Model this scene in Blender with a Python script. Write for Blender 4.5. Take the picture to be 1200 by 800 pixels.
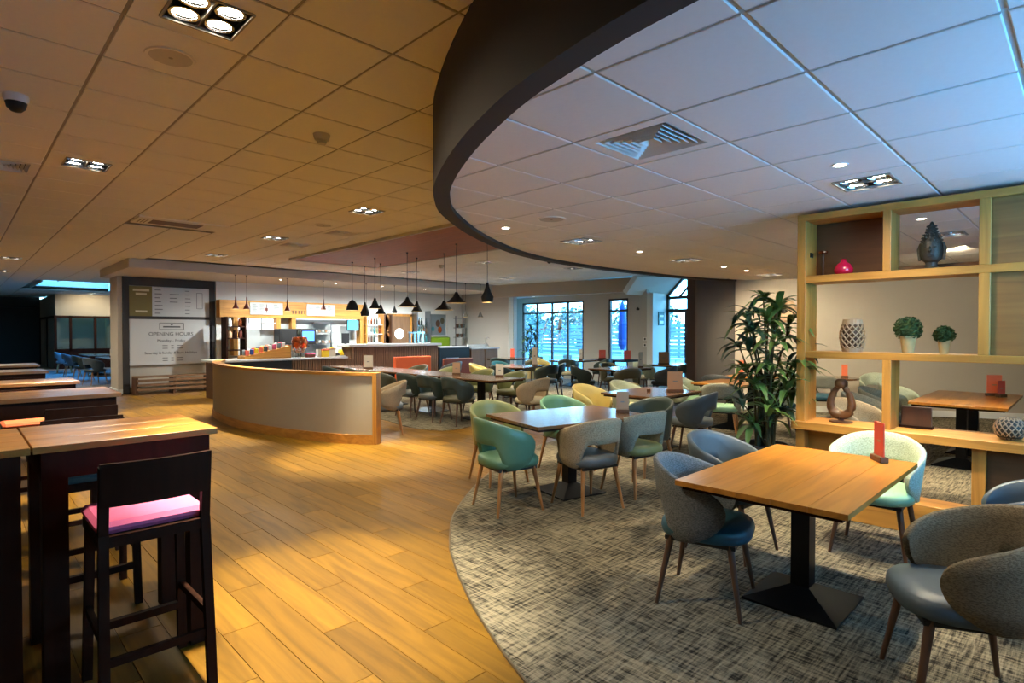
import bpy, bmesh, math, random
from mathutils import Vector, Matrix
random.seed(7)
PI = math.pi
R = math.radians
sc = bpy.context.scene
for o in list(bpy.data.objects): bpy.data.objects.remove(o, do_unlink=True)
COL = sc.collection

def srgb(r, g, b):
    f = lambda c: (c/255)/12.92 if c/255 <= .04045 else (((c/255)+.055)/1.055)**2.4
    return (f(r), f(g), f(b), 1)

# ------------------------------------------------------------------ camera
cd = bpy.data.cameras.new('camera'); cam = bpy.data.objects.new('camera', cd); COL.objects.link(cam)
cam.location = (0, 0, 1.55); cam.rotation_euler = (R(90-.934), 0, R(-44.5))
cd.sensor_width = 36; cd.lens = 668.6/1200*36; cd.clip_start = .05; cd.clip_end = 200
sc.camera = cam
# ------------------------------------------------------------------ world
w = bpy.data.worlds.new('world'); sc.world = w; w.use_nodes = True
nt = w.node_tree; nt.nodes.clear()
wo = nt.nodes.new('ShaderNodeOutputWorld'); bg = nt.nodes.new('ShaderNodeBackground')
tc = nt.nodes.new('ShaderNodeTexCoord'); sp = nt.nodes.new('ShaderNodeSeparateXYZ'); cr = nt.nodes.new('ShaderNodeValToRGB')
nt.links.new(tc.outputs['Generated'], sp.inputs[0]); nt.links.new(sp.outputs['Z'], cr.inputs[0])
cr.color_ramp.elements[0].position = 0; cr.color_ramp.elements[0].color = (.26, .72, 1.0, 1)
cr.color_ramp.elements[1].position = .6; cr.color_ramp.elements[1].color = (.06, .38, .95, 1)
nt.links.new(cr.outputs[0], bg.inputs[0]); bg.inputs[1].default_value = 7.0
nt.links.new(bg.outputs[0], wo.inputs[0])
# ------------------------------------------------------------------ view
sc.view_settings.view_transform = 'Standard'; sc.view_settings.look = 'None'
sc.view_settings.gamma = 1; sc.view_settings.exposure = 1.25; sc.view_settings.use_curve_mapping = False
cy = sc.cycles
cy.use_denoising = True; cy.max_bounces = 8; cy.diffuse_bounces = 5; cy.glossy_bounces = 3
cy.transparent_max_bounces = 8; cy.sample_clamp_indirect = 6; cy.caustics_reflective = False; cy.caustics_refractive = False
# ------------------------------------------------------------------ large lights: daylight portals in the window openings, plus one added blue fill lamp
def portal(name, loc, rot, sx, sy):
    l = bpy.data.lights.new(name, 'AREA'); l.shape = 'RECTANGLE'; l.size = sx; l.size_y = sy
    l.cycles.is_portal = True
    o = bpy.data.objects.new(name, l); COL.objects.link(o); o.location = loc; o.rotation_euler = rot
portal('window_portal', (14.75, 12.94, 1.45), (R(90), 0, R(90)), 2.9, 2.4)
portal('window_portal', (14.75, 10.2, 1.45), (R(90), 0, R(90)), .8, 2.4)
portal('door_portal', (15.6, 7.9, 1.6), (R(90), 0, R(90)), 2.3, 3.0)
def daylight(name, loc, rot, sx, sy, watts, color):  # area lamp standing in for daylight
    l = bpy.data.lights.new(name, 'AREA'); l.shape = 'RECTANGLE'; l.size = sx; l.size_y = sy; l.energy = watts; l.color = color
    o = bpy.data.objects.new(name, l); COL.objects.link(o); o.location = loc; o.rotation_euler = rot
daylight('added_blue_fill', (4.0, -1.33, 1.94), (R(90+36), 0, 0), 3.9, 1.1, 42, (.12, .46, 1.0))  # area lamp added in the unseen back window, tilted up to tint the ceiling
portal('skylight_portal', (3.2, 25, 3.6), (0, 0, 0), 2.6, 3.8)
WARM = (1.0, .90, .66); WARM2 = (1.0, .85, .58)
LIGHT_GAIN = 1.0
def spot(name, loc, target, watts, size=70, blend=.7, color=WARM, rad=.04):
    l = bpy.data.lights.new(name, 'SPOT'); l.energy = watts*LIGHT_GAIN; l.spot_size = R(size); l.spot_blend = blend
    l.color = color; l.shadow_soft_size = rad
    o = bpy.data.objects.new(name, l); COL.objects.link(o); o.location = loc
    d = Vector(target)-Vector(loc); o.rotation_euler = d.to_track_quat('-Z', 'Y').to_euler()
    return o

# ------------------------------------------------------------------ materials
M = {}
def mat(name, col, rough=.6, metal=0, spec=.5, kind=None, col2=None, scale=8, amount=.5, bump=0, emit=None, axis=1, coat=0):
    m = bpy.data.materials.new(name); m.use_nodes = True; M[name] = m
    t = m.node_tree; n = t.nodes; L = t.links
    b = n['Principled BSDF']
    b.inputs['Base Color'].default_value = col; b.inputs['Roughness'].default_value = rough
    b.inputs['Metallic'].default_value = metal; b.inputs['Specular IOR Level'].default_value = spec
    if coat: b.inputs['Coat Weight'].default_value = coat; b.inputs['Coat Roughness'].default_value = .25
    if emit: b.inputs['Emission Color'].default_value = col; b.inputs['Emission Strength'].default_value = emit
    if kind is None: return m
    c2 = col2 or tuple(x*.6 for x in col[:3])+(1,)
    tcn = n.new('ShaderNodeTexCoord'); mp = n.new('ShaderNodeMapping')
    L.new(tcn.outputs['Object'], mp.inputs[0])
    mix = n.new('ShaderNodeMix'); mix.data_type = 'RGBA'; mix.inputs[6].default_value = col; mix.inputs[7].default_value = c2
    fac = None
    if kind == 'noise':
        tx = n.new('ShaderNodeTexNoise'); tx.inputs['Scale'].default_value = scale; tx.inputs['Detail'].default_value = 5
        L.new(mp.outputs[0], tx.inputs[0]); fac = tx.outputs[0]
    elif kind in ('wood', 'plank'):
        s = [14.0, 14.0, 14.0]; s[axis] = 1.1
        mp.inputs['Scale'].default_value = s
        oi = n.new('ShaderNodeObjectInfo'); cb = n.new('ShaderNodeCombineXYZ'); mu = n.new('ShaderNodeMath'); mu.operation = 'MULTIPLY'; mu.inputs[1].default_value = 40
        L.new(oi.outputs['Random'], mu.inputs[0])
        for k in range(3): L.new(mu.outputs[0], cb.inputs[k])
        L.new(cb.outputs[0], mp.inputs['Location'])
        tx = n.new('ShaderNodeTexNoise'); tx.inputs['Scale'].default_value = scale/8; tx.inputs['Detail'].default_value = 6; tx.inputs['Distortion'].default_value = 1.2
        L.new(mp.outputs[0], tx.inputs[0])
        rp = n.new('ShaderNodeValToRGB'); rp.color_ramp.elements[0].position = .35; rp.color_ramp.elements[1].position = .68
        L.new(tx.outputs[0], rp.inputs[0]); fac = rp.outputs[0]
    elif kind == 'weave':
        tx = n.new('ShaderNodeTexNoise'); tx.inputs['Scale'].default_value = scale*10; tx.inputs['Detail'].default_value = 3
        mp.inputs['Scale'].default_value = (1, 1, 3)
        L.new(mp.outputs[0], tx.inputs[0])
        rp = n.new('ShaderNodeValToRGB'); rp.color_ramp.elements[0].position = .4; rp.color_ramp.elements[1].position = .6
        L.new(tx.outputs[0], rp.inputs[0]); fac = rp.outputs[0]
    elif kind == 'carpet':
        outs = []
        for sc_, off in (((5, 55, 1), 0), ((55, 5, 1), 7), ((1.2, 1.2, 1), 3)):
            mp2 = n.new('ShaderNodeMapping'); mp2.inputs['Scale'].default_value = sc_; mp2.inputs['Location'].default_value = (off, off, 0)
            L.new(tcn.outputs['Object'], mp2.inputs[0])
            t2 = n.new('ShaderNodeTexNoise'); t2.inputs['Scale'].default_value = 1.0; t2.inputs['Detail'].default_value = 4; t2.inputs['Roughness'].default_value = .7
            L.new(mp2.outputs[0], t2.inputs[0]); outs.append(t2.outputs[0])
        a1 = n.new('ShaderNodeMath'); a1.operation = 'ADD'; L.new(outs[0], a1.inputs[0]); L.new(outs[1], a1.inputs[1])
        a2 = n.new('ShaderNodeMath'); a2.operation = 'MULTIPLY_ADD'; L.new(outs[2], a2.inputs[0]); a2.inputs[1].default_value = .35; L.new(a1.outputs[0], a2.inputs[2])
        rp = n.new('ShaderNodeValToRGB'); rp.color_ramp.elements[0].position = 1.0/2; rp.color_ramp.elements[1].position = .66
        sc2 = n.new('ShaderNodeMath'); sc2.operation = 'MULTIPLY'; sc2.inputs[1].default_value = .5; L.new(a2.outputs[0], sc2.inputs[0])
        L.new(sc2.outputs[0], rp.inputs[0]); fac = rp.outputs[0]
    am = n.new('ShaderNodeMath'); am.operation = 'MULTIPLY'; am.inputs[1].default_value = amount
    L.new(fac, am.inputs[0]); L.new(am.outputs[0], mix.inputs[0])
    outc = mix.outputs[2]
    if kind == 'plank':
        hv = n.new('ShaderNodeHueSaturation'); mr = n.new('ShaderNodeMapRange'); mr.inputs[3].default_value = .82; mr.inputs[4].default_value = 1.15
        L.new(oi.outputs['Random'], mr.inputs[0]); L.new(mr.outputs[0], hv.inputs['Value']); L.new(outc, hv.inputs['Color']); outc = hv.outputs[0]
    L.new(outc, b.inputs['Base Color'])
    if bump:
        bp = n.new('ShaderNodeBump'); bp.inputs['Strength'].default_value = bump; bp.inputs['Distance'].default_value = .01
        L.new(fac, bp.inputs['Height']); L.new(bp.outputs[0], b.inputs['Normal'])
    return m

mat('ceiling_tile', srgb(238, 234, 224), .9, kind='noise', col2=srgb(226, 220, 208), scale=30, amount=.5, bump=.08)
mat('ceiling_grid', srgb(150, 143, 130), .6)
mat('low_grid', srgb(190, 187, 180), .5)
mat('fascia', srgb(66, 62, 58), .8, spec=.3, kind='noise', col2=srgb(60, 57, 53), scale=3)
mat('beige_wall', srgb(176, 166, 150), .85, kind='noise', col2=srgb(166, 156, 140), scale=4)
mat('grey_wall', srgb(190, 186, 178), .85)
mat('white_wall', srgb(226, 228, 224), .85)
mat('dark_wall', srgb(84, 80, 76), .8, kind='noise', col2=srgb(76, 73, 70), scale=4)
mat('black_wall', srgb(62, 64, 62), .8, kind='noise', col2=srgb(50, 52, 52), scale=3)
mat('sign_dark', srgb(52, 48, 46), .6)
mat('partition_cream', srgb(168, 158, 138), .8, kind='noise', col2=srgb(158, 148, 128), scale=5)
mat('plaster', srgb(196, 190, 178), .85)
mat('plank', srgb(132, 94, 24), .46, spec=.22, kind='plank', col2=srgb(80, 54, 13), scale=8, amount=.6, bump=.05, axis=1)
mat('floor_base', srgb(120, 84, 44), .5, kind='wood', col2=srgb(90, 62, 32), axis=1)
mat('carpet', srgb(46, 43, 37), .95, spec=.1, kind='carpet', col2=srgb(152, 141, 118), amount=.95, bump=.5)
mat('carpet_blue', srgb(90, 88, 88), .95, spec=.15, kind='carpet', col2=srgb(160, 156, 154), amount=.8, bump=.4)
mat('trim_metal', srgb(120, 108, 90), .4, metal=.8)
mat('oak', srgb(198, 140, 62), .45, kind='wood', col2=srgb(150, 98, 38), axis=1, amount=.7)
mat('oak_dark', srgb(150, 102, 50), .5, kind='wood', col2=srgb(118, 76, 34), axis=1, amount=.7)
mat('oak_x', srgb(198, 140, 62), .45, kind='wood', col2=srgb(150, 98, 38), axis=0, amount=.7)
mat('oak_z', srgb(198, 140, 62), .45, kind='wood', col2=srgb(150, 98, 38), axis=2, amount=.7)
mat('brown_panel', srgb(104, 70, 40), .5, kind='wood', col2=srgb(76, 48, 26), axis=1)
mat('table_oak', srgb(182, 120, 44), .28, kind='wood', col2=srgb(140, 84, 28), axis=0, amount=.75, coat=.35)
mat('table_walnut', srgb(126, 88, 56), .16, spec=.6, kind='wood', col2=srgb(86, 56, 34), axis=0, amount=.75, coat=.6)
mat('bar_top', srgb(176, 118, 48), .3, kind='wood', col2=srgb(120, 72, 28), axis=0, amount=.9, scale=6, coat=.3)
mat('dark_wood', srgb(48, 26, 17), .6, spec=.06, kind='wood', col2=srgb(30, 17, 12), axis=2)
mat('walnut_slat', srgb(132, 100, 72), .5, kind='wood', col2=srgb(96, 70, 48), axis=2)
mat('wood_ceiling', srgb(170, 102, 44), .45, spec=.2, kind='wood', col2=srgb(122, 68, 26), axis=1)
mat('leg_wood', srgb(176, 124, 76), .45, kind='wood', col2=srgb(140, 94, 54), axis=2)
mat('leg_dark', srgb(92, 62, 44), .45, kind='wood', col2=srgb(66, 44, 30), axis=2)
mat('black_metal', srgb(22, 22, 24), .38, metal=.6)
mat('black', srgb(20, 20, 22), .5)
mat('black_matte', srgb(16, 15, 15), .7)
mat('shade_inside', srgb(230, 210, 160), .5)
mat('chrome', srgb(210, 210, 214), .15, metal=1)
mat('steel', srgb(150, 152, 156), .35, metal=.9)
mat('white', srgb(226, 226, 222), .5)
mat('white_gloss', srgb(232, 234, 236), .25)
mat('counter_top', srgb(190, 192, 196), .3)
mat('lamp_glow', (1.0, .93, .78, 1), .5, emit=26)
mat('lamp_glow_soft', (1.0, .9, .7, 1), .5, emit=9)
mat('panel_glow', (.93, .97, 1.0, 1), .5, emit=.55)
mat('shelf_glow', (.95, .95, .9, 1), .5, emit=.2)
mat('screen_blue', (.05, .18, .75, 1), .3, emit=1.3)
mat('screen_cyan', (.05, .5, .8, 1), .3, emit=1.2)
mat('lens_grey', srgb(150, 150, 150), .1, metal=.9)
mat('green_exit', srgb(30, 150, 110), .5)
mat('poster_white', srgb(176, 180, 178), .5)
mat('sign_white', srgb(206, 208, 206), .45)
mat('sign_olive', srgb(126, 112, 52), .5)
mat('ink', srgb(44, 44, 46), .6)
mat('ink_pale', srgb(120, 122, 122), .6)
mat('cream_text', srgb(214, 204, 160), .6)
mat('red_card', srgb(214, 90, 72), .5)
mat('orange_card', srgb(240, 122, 78), .5)
mat('kraft_card', srgb(178, 140, 108), .7)
mat('pink', srgb(214, 92, 134), .8, kind='weave', col2=srgb(204, 92, 132), amount=.4)
mat('teal_cloth', srgb(58, 88, 94), .8)
mat('orange_cloth', srgb(226, 98, 52), .8)
mat('red_leather', srgb(120, 56, 42), .5)
mat('magenta', srgb(190, 22, 66), .2, coat=.6)
mat('bronze', srgb(70, 66, 58), .55, metal=.4, kind='noise', col2=srgb(46, 44, 40), scale=40, bump=.4)
mat('terracotta', srgb(196, 172, 118), .8, kind='noise', col2=srgb(160, 136, 88), scale=25)
mat('topiary', srgb(58, 84, 34), .8, kind='noise', col2=srgb(28, 44, 18), scale=30)
mat('leaf', srgb(52, 88, 40), .45, kind='noise', col2=srgb(122, 148, 66), scale=5, amount=.7)
mat('leaf_light', srgb(120, 156, 64), .45, kind='noise', col2=srgb(60, 100, 44), scale=5, amount=.7)
mat('leaf_dark', srgb(38, 66, 46), .5)
mat('stem', srgb(78, 70, 40), .8)
mat('pot_dark', srgb(52, 50, 50), .5)
mat('soil', srgb(42, 32, 24), .95)
mat('ceramic_lattice', srgb(170, 142, 110), .6)
mat('paper_light', srgb(222, 214, 196), .7)
mat('copper', srgb(176, 92, 54), .25, metal=.9)
mat('yellow', srgb(240, 210, 40), .5)
mat('green_splash', srgb(140, 178, 40), .4)
mat('teal', srgb(40, 120, 130), .5)
mat('frame_brown', srgb(66, 50, 44), .5)
mat('garden_hedge', srgb(84, 104, 92), .9, kind='noise', col2=srgb(140, 150, 140), scale=6, amount=.8)
mat('patio', srgb(176, 170, 160), .9, kind='noise', col2=srgb(150, 146, 138), scale=3)
mat('fence_wood', srgb(124, 128, 130), .8, kind='wood', col2=srgb(104, 110, 112), axis=1)
mat('parasol_blue', srgb(36, 70, 140), .8)
mat('grey_cloth', srgb(110, 114, 116), .9)
for nm, c, c2 in (('fab_grey', (118, 120, 120), (80, 84, 86)), ('fab_taupe', (172, 154, 126), (132, 114, 90)), ('fab_sage', (190, 196, 172), (146, 156, 134)),
                  ('fab_stone', (150, 148, 132), (112, 112, 98)), ('fab_brown', (126, 112, 88), (92, 80, 62))):
    mat(nm, srgb(*c), .9, spec=.2, kind='weave', col2=srgb(*c2), scale=9, amount=.9, bump=.25)
for nm, c in (('lea_green', (82, 122, 96)), ('lea_teal', (24, 76, 92)), ('lea_slate', (74, 86, 94)), ('lea_mint', (136, 176, 138)), ('lea_grey', (84, 90, 92)),
              ('lea_olive', (126, 130, 84)), ('lea_yellow', (206, 186, 112)), ('lea_bluegrey', (120, 134, 142)), ('lea_dkgreen', (44, 58, 54)), ('lea_dkolive', (80, 78, 58)), ('lea_cream', (206, 196, 166))):
    mat(nm, srgb(*c), .42, spec=.5, kind='noise', col2=srgb(*[x*.85 for x in c]), scale=20, amount=.5)
def glass_mat(name, tint, refl):
    m = bpy.data.materials.new(name); m.use_nodes = True; M[name] = m; n = m.node_tree.nodes; n.clear(); L = m.node_tree.links
    o = n.new('ShaderNodeOutputMaterial'); mx = n.new('ShaderNodeMixShader'); t = n.new('ShaderNodeBsdfTransparent'); g = n.new('ShaderNodeBsdfGlossy')
    t.inputs[0].default_value = tint; g.inputs['Roughness'].default_value = .02; mx.inputs[0].default_value = refl
    L.new(t.outputs[0], mx.inputs[1]); L.new(g.outputs[0], mx.inputs[2]); L.new(mx.outputs[0], o.inputs[0])
glass_mat('glass', (.95, .98, 1, 1), .06)
glass_mat('clear_glass', (.8, .88, .9, 1), .18)
glass_mat('smoked_glass', (.35, .36, .36, 1), .10)

# ------------------------------------------------------------------ mesh helpers
def bm_new(): return bmesh.new()
def abox(bm, x0, x1, y0, y1, z0, z1, bev=0, mtx=None):
    vs = [bm.verts.new((x, y, z)) for x in (x0, x1) for y in (y0, y1) for z in (z0, z1)]
    fs = []
    for q in ((0, 1, 3, 2), (4, 6, 7, 5), (0, 4, 5, 1), (2, 3, 7, 6), (0, 2, 6, 4), (1, 5, 7, 3)): fs.append(bm.faces.new([vs[i] for i in q]))
    if bev:
        es = list({e for f in fs for e in f.edges})
        r = bmesh.ops.bevel(bm, geom=es, offset=bev, segments=1, affect='EDGES')
        vs = list({v for f in r['faces'] for v in f.verts} | {v for v in vs if v.is_valid})
    if mtx is not None:
        for v in vs: v.co = mtx @ v.co
    return vs
def bar(bm, p, q, wx, wy=None, up=(0, 0, 1)):
    """rectangular bar from p to q"""
    p = Vector(p); q = Vector(q); d = q-p; L = d.length; wy = wy or wx
    z = d.normalized(); u = Vector(up)
    if abs(z.dot(u)) > .98: u = Vector((0, 1, 0))
    x = u.cross(z).normalized(); y = z.cross(x)
    m = Matrix((x, y, z)).transposed().to_4x4(); m.translation = p
    abox(bm, -wx/2, wx/2, -wy/2, wy/2, 0, L, mtx=m)
def lathe(bm, prof, seg=20, c=(0, 0, 0), sx=1, sy=1, cap=True):
    rings = []
    for r, z in prof:
        if r < 1e-5: rings.append([bm.verts.new((c[0], c[1], c[2]+z))])
        else: rings.append([bm.verts.new((c[0]+r*sx*math.cos(2*PI*k/seg), c[1]+r*sy*math.sin(2*PI*k/seg), c[2]+z)) for k in range(seg)])
    for a, b in zip(rings, rings[1:]):
        for k in range(seg):
            k2 = (k+1) % seg
            if len(a) == 1 and len(b) == 1: continue
            if len(a) == 1: bm.faces.new((a[0], b[k2], b[k]))
            elif len(b) == 1: bm.faces.new((a[k], a[k2], b[0]))
            else: bm.faces.new((a[k], a[k2], b[k2], b[k]))
    if cap:
        if len(rings[0]) > 1: bm.faces.new(rings[0][::-1])
        if len(rings[-1]) > 1: bm.faces.new(rings[-1])
def tube(bm, pts, rads, seg=8):
    pts = [Vector(p) for p in pts]
    if not hasattr(rads, '__len__'): rads = [rads]*len(pts)
    rings = []
    for i, p in enumerate(pts):
        d = (pts[min(i+1, len(pts)-1)]-pts[max(i-1, 0)]).normalized()
        u = Vector((0, 0, 1)) if abs(d.z) < .9 else Vector((1, 0, 0))
        x = u.cross(d).normalized(); y = d.cross(x)
        rings.append([bm.verts.new(p+rads[i]*(math.cos(2*PI*k/seg)*x+math.sin(2*PI*k/seg)*y)) for k in range(seg)])
    for a, b in zip(rings, rings[1:]):
        for k in range(seg): bm.faces.new((a[k], a[(k+1) % seg], b[(k+1) % seg], b[k]))
    bm.faces.new(rings[0][::-1]); bm.faces.new(rings[-1])
def prism(bm, poly, z0, z1):
    a = [bm.verts.new((x, y, z0)) for x, y in poly]; b = [bm.verts.new((x, y, z1)) for x, y in poly]
    n = len(poly)
    bm.faces.new(a[::-1]); bm.faces.new(b)
    for k in range(n): bm.faces.new((a[k], a[(k+1) % n], b[(k+1) % n], b[k]))
def mesh(bm, name, smooth=False):
    bmesh.ops.recalc_face_normals(bm, faces=bm.faces)
    me = bpy.data.meshes.new(name); bm.to_mesh(me); bm.free()
    if smooth:
        for p in me.polygons: p.use_smooth = True
        try: me.set_sharp_from_angle(angle=R(smooth if smooth is not True else 50))
        except Exception: pass
    return me
def obj(name, bm, m, parent=None, loc=None, rz=None, smooth=False):
    me = mesh(bm, name, smooth) if isinstance(bm, bmesh.types.BMesh) else bm
    if m is not None and not me.materials: me.materials.append(M[m])
    o = bpy.data.objects.new(name, me); COL.objects.link(o)
    if parent: o.parent = parent
    if loc: o.location = loc
    if rz is not None: o.rotation_euler = (0, 0, rz)
    return o
def thing(name, label, cat, loc=(0, 0, 0), rz=0, group=None):
    o = bpy.data.objects.new(name, None); COL.objects.link(o); o.empty_display_size = .1
    o.location = loc; o.rotation_euler = (0, 0, rz); o['label'] = label; o['category'] = cat
    if group: o['group'] = group
    return o
def tag(o, label, cat, group=None):
    o['label'] = label; o['category'] = cat
    if group: o['group'] = group
    return o
def struct(name, bm, m, parent=None, smooth=False, label=None):
    o = obj(name, bm, m, parent, smooth=smooth)
    if not parent: o['kind'] = 'structure'
    if label: o['label'] = label
    return o
def dup(root, loc, rz, label=None, group=None, mats=None):
    r = root.copy(); COL.objects.link(r); r.location = loc; r.rotation_euler = (0, 0, rz)
    if label: r['label'] = label
    if group: r['group'] = group
    for ch in list(root.children):
        c = ch.copy(); COL.objects.link(c); c.parent = r
        for g in list(ch.children):
            d = g.copy(); COL.objects.link(d); d.parent = c
    return r
def bx(*a, bev=0, mtx=None):
    bm = bm_new(); abox(bm, *a, bev=bev, mtx=mtx); return bm
def bars(lst):
    bm = bm_new()
    for a in lst: bar(bm, *a)
    return bm
def lat(prof, seg=20, **k):
    bm = bm_new(); lathe(bm, prof, seg, **k); return bm
def tb(pts, r, seg=8):
    bm = bm_new(); tube(bm, pts, r, seg); return bm
def wallseg(a, b, z0, z1, th):
    """vertical slab between plan points a and b, thickness th to the left-hand side (outward)"""
    bm = bm_new(); d = Vector((b[0]-a[0], b[1]-a[1])).normalized(); n = Vector((-d.y, d.x))*th
    prism(bm, [a, b, (b[0]+n.x, b[1]+n.y), (a[0]+n.x, a[1]+n.y)], z0, z1); return bm

CZ = 3.15; LZ = 2.59        # main and lowered ceiling heights
# curve of the lowered ceiling (also the edge of the carpet)
CTRL = [(1.58, -3.0), (1.585, -1.2), (1.60, .3), (1.64, .98), (1.72, 1.42), (1.83, 1.82), (2.08, 2.41), (2.42, 3.03), (2.72, 3.44), (3.12, 3.86), (3.95, 4.47), (4.86, 4.97), (5.6, 5.25), (6.56, 5.43), (7.9, 5.47), (9.4, 5.36), (10.35, 5.2), (11.1, 4.95)]
def catmull(P, n=5):
    out = []
    for i in range(len(P)-1):
        p0, p1, p2, p3 = P[max(i-1, 0)], P[i], P[i+1], P[min(i+2, len(P)-1)]
        for k in range(n):
            t = k/n
            out.append(tuple(.5*((2*p1[j])+(-p0[j]+p2[j])*t+(2*p0[j]-5*p1[j]+4*p2[j]-p3[j])*t*t+(-p0[j]+3*p1[j]-3*p2[j]+p3[j])*t**3) for j in (0, 1)))
    out.append(P[-1]); return out
CURVE = catmull(CTRL, 4)
def offset(poly, d):
    out = []
    for i, p in enumerate(poly):
        a = poly[max(i-1, 0)]; b = poly[min(i+1, len(poly)-1)]
        t = Vector((b[0]-a[0], b[1]-a[1])).normalized(); out.append((p[0]-t.y*d, p[1]+t.x*d))
    return out
OUTER = offset(CURVE, .12)
RW0, RW1 = (11.25, 5.05), (15.0, -2.2)      # right-hand beige wall in plan
def inside_curve(x, y):
    # convex test against the curve: inside is on the right of every edge
    for a, b in zip(CURVE, CURVE[1:]):
        if (b[0]-a[0])*(y-a[1])-(b[1]-a[1])*(x-a[0]) > 0: return False
    return True
def clip_half(poly, a, b):
    out = []
    s = lambda p: (b[0]-a[0])*(p[1]-a[1])-(b[1]-a[1])*(p[0]-a[0])
    for i, p in enumerate(poly):
        q = poly[(i+1) % len(poly)]; sp_, sq = s(p), s(q)
        if sp_ <= 0: out.append(p)
        if (sp_ < 0 < sq) or (sq < 0 < sp_):
            t = sp_/(sp_-sq); out.append((p[0]+(q[0]-p[0])*t, p[1]+(q[1]-p[1])*t))
    return out

# ================================================================== FLOOR
fl = struct('floor', bx(-3.5, 17, -3, 36.2, -.12, -.006), 'floor_base')
PW, PL = .19, 1.32
plank_me = {}
def plank_mesh():
    return mesh(bx(-PW/2+.0015, PW/2-.0015, -PL/2+.0015, PL/2-.0015, -.006, 0, bev=.0012), 'plank')
pm = plank_mesh(); pm.materials.append(M['plank'])
cand = []
for i in range(-6, 60):
    for j in range(-2, 14):
        x = .02+PW*(i+.5); y = PL*(j+(.37*i) % 1)
        if all(inside_curve(x+a_*PW/2, y+b_*PL/2) for a_ in (-1, 1) for b_ in (-1, 1)): continue
        if y > 7.6+PL/2 and x > 5.55: continue
        Y = .7009*x+.7133*y; X = .7133*x-.7009*y
        if Y < 1.6 or abs(X/Y) > 1.05 or x < -.3 or x > 9.5 or y > 16: continue
        cand.append((Y, x, y))
cand.sort()
for Y, x, y in cand[:300]: obj('plank', pm, None, fl, (x, y, 0))
rest = cand[300:]
if rest:
    bm = bm_new()
    for Y, x, y in rest: abox(bm, x-PW/2+.0015, x+PW/2-.0015, y-PL/2+.0015, y+PL/2-.0015, -.006, 0)
    o = obj('far_planks', bm, 'plank', fl); o['kind'] = 'stuff'
# carpets
near = [p for p in CURVE]+[(15.2, -2.4), (15.2, -3)]
near = [p for p in CURVE]+[(11.3, 4.9), RW1, (15, -3)]
bm = bm_new(); prism(bm, near, 0, .008); struct('floor_carpet', bm, 'carpet', label='grey flecked carpet under the lowered ceiling')
edge = bm_new()
ec = offset(CURVE, .012)
for k in range(len(CURVE)-1):
    a, b, c, d = CURVE[k], CURVE[k+1], ec[k+1], ec[k]
    prism(edge, [a, b, c, d], 0, .0095)
struct('trim_1', edge, 'trim_metal', label='metal edge strip between wood floor and carpet')
far = [(5.42, 14.2), (5.42, 8.6), (5.3, 8.0), (5.32, 7.5), (5.5, 7.12), (5.8, 7.08), (6.6, 7.3), (8.5, 7.4), (10.2, 6.6), (11.5, 5.9), (15.4, 6.9), (15.4, 8.95), (14.5, 8.95), (14.5, 14.2)]
bm = bm_new(); prism(bm, far[::-1], 0, .008); struct('floor_carpet', bm, 'carpet', label='grey flecked carpet under the long dining table')
bm = bm_new(); abox(bm, 1.3, 8, 17.9, 30.3, 0, .008); struct('floor_carpet', bm, 'carpet_blue', label='blue grey carpet beyond the sign wall')

# ================================================================== CEILINGS
SKY = (2.05, 4.4, 23.2, 26.9)
bm = bm_new()
for a in ((-3.5, SKY[0], -3, 36.2), (SKY[1], 17, -3, 36.2), (SKY[0], SKY[1], -3, SKY[2]), (SKY[0], SKY[1], SKY[3], 36.2)):
    abox(bm, a[0], a[1], a[2], a[3], CZ+.09, CZ+.3)
ceil = struct('ceiling', bm, 'ceiling_grid')
sk = thing('skylight', 'long daylight skylight in the ceiling beyond the sign wall', 'skylight', (3.2, 25, CZ))
obj('upstand', bars([((SKY[0]-3.2, -1.85, .16), (SKY[0]-3.2, 1.85, .16), .04, .34), ((SKY[1]-3.2, -1.85, .16), (SKY[1]-3.2, 1.85, .16), .04, .34)]), 'white', sk)
obj('pane', bx(SKY[0]-3.2, SKY[1]-3.2, -1.85, 1.85, .05, .056), 'glass', sk)
LG = (.636, 2.849)      # lattice of the main ceiling
RG = (1.8525, .813)     # lattice of the lowered ceiling
TS = .6; TG = .0085
def tile_mesh(poly, z, name, m):
    bm = bm_new()
    c = (sum(p[0] for p in poly)/len(poly), sum(p[1] for p in poly)/len(poly))
    ins = [(c[0]+(p[0]-c[0])*.985, c[1]+(p[1]-c[1])*.985) for p in poly]
    a = [bm.verts.new((x, y, .012)) for x, y in poly]; b = [bm.verts.new((x, y, .003)) for x, y in poly]; d = [bm.verts.new((x, y, 0)) for x, y in ins]
    n = len(poly); bm.faces.new(a); bm.faces.new(d[::-1])
    for k in range(n):
        k2 = (k+1) % n; bm.faces.new((a[k], a[k2], b[k2], b[k])); bm.faces.new((b[k], b[k2], d[k2], d[k]))
    me = mesh(bm, name); me.materials.append(M[m]); return me
h = TS/2-TG
tm = tile_mesh([(-h, -h), (h, -h), (h, h), (-h, h)], 0, 'ceiling_tile', 'ceiling_tile')
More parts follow.
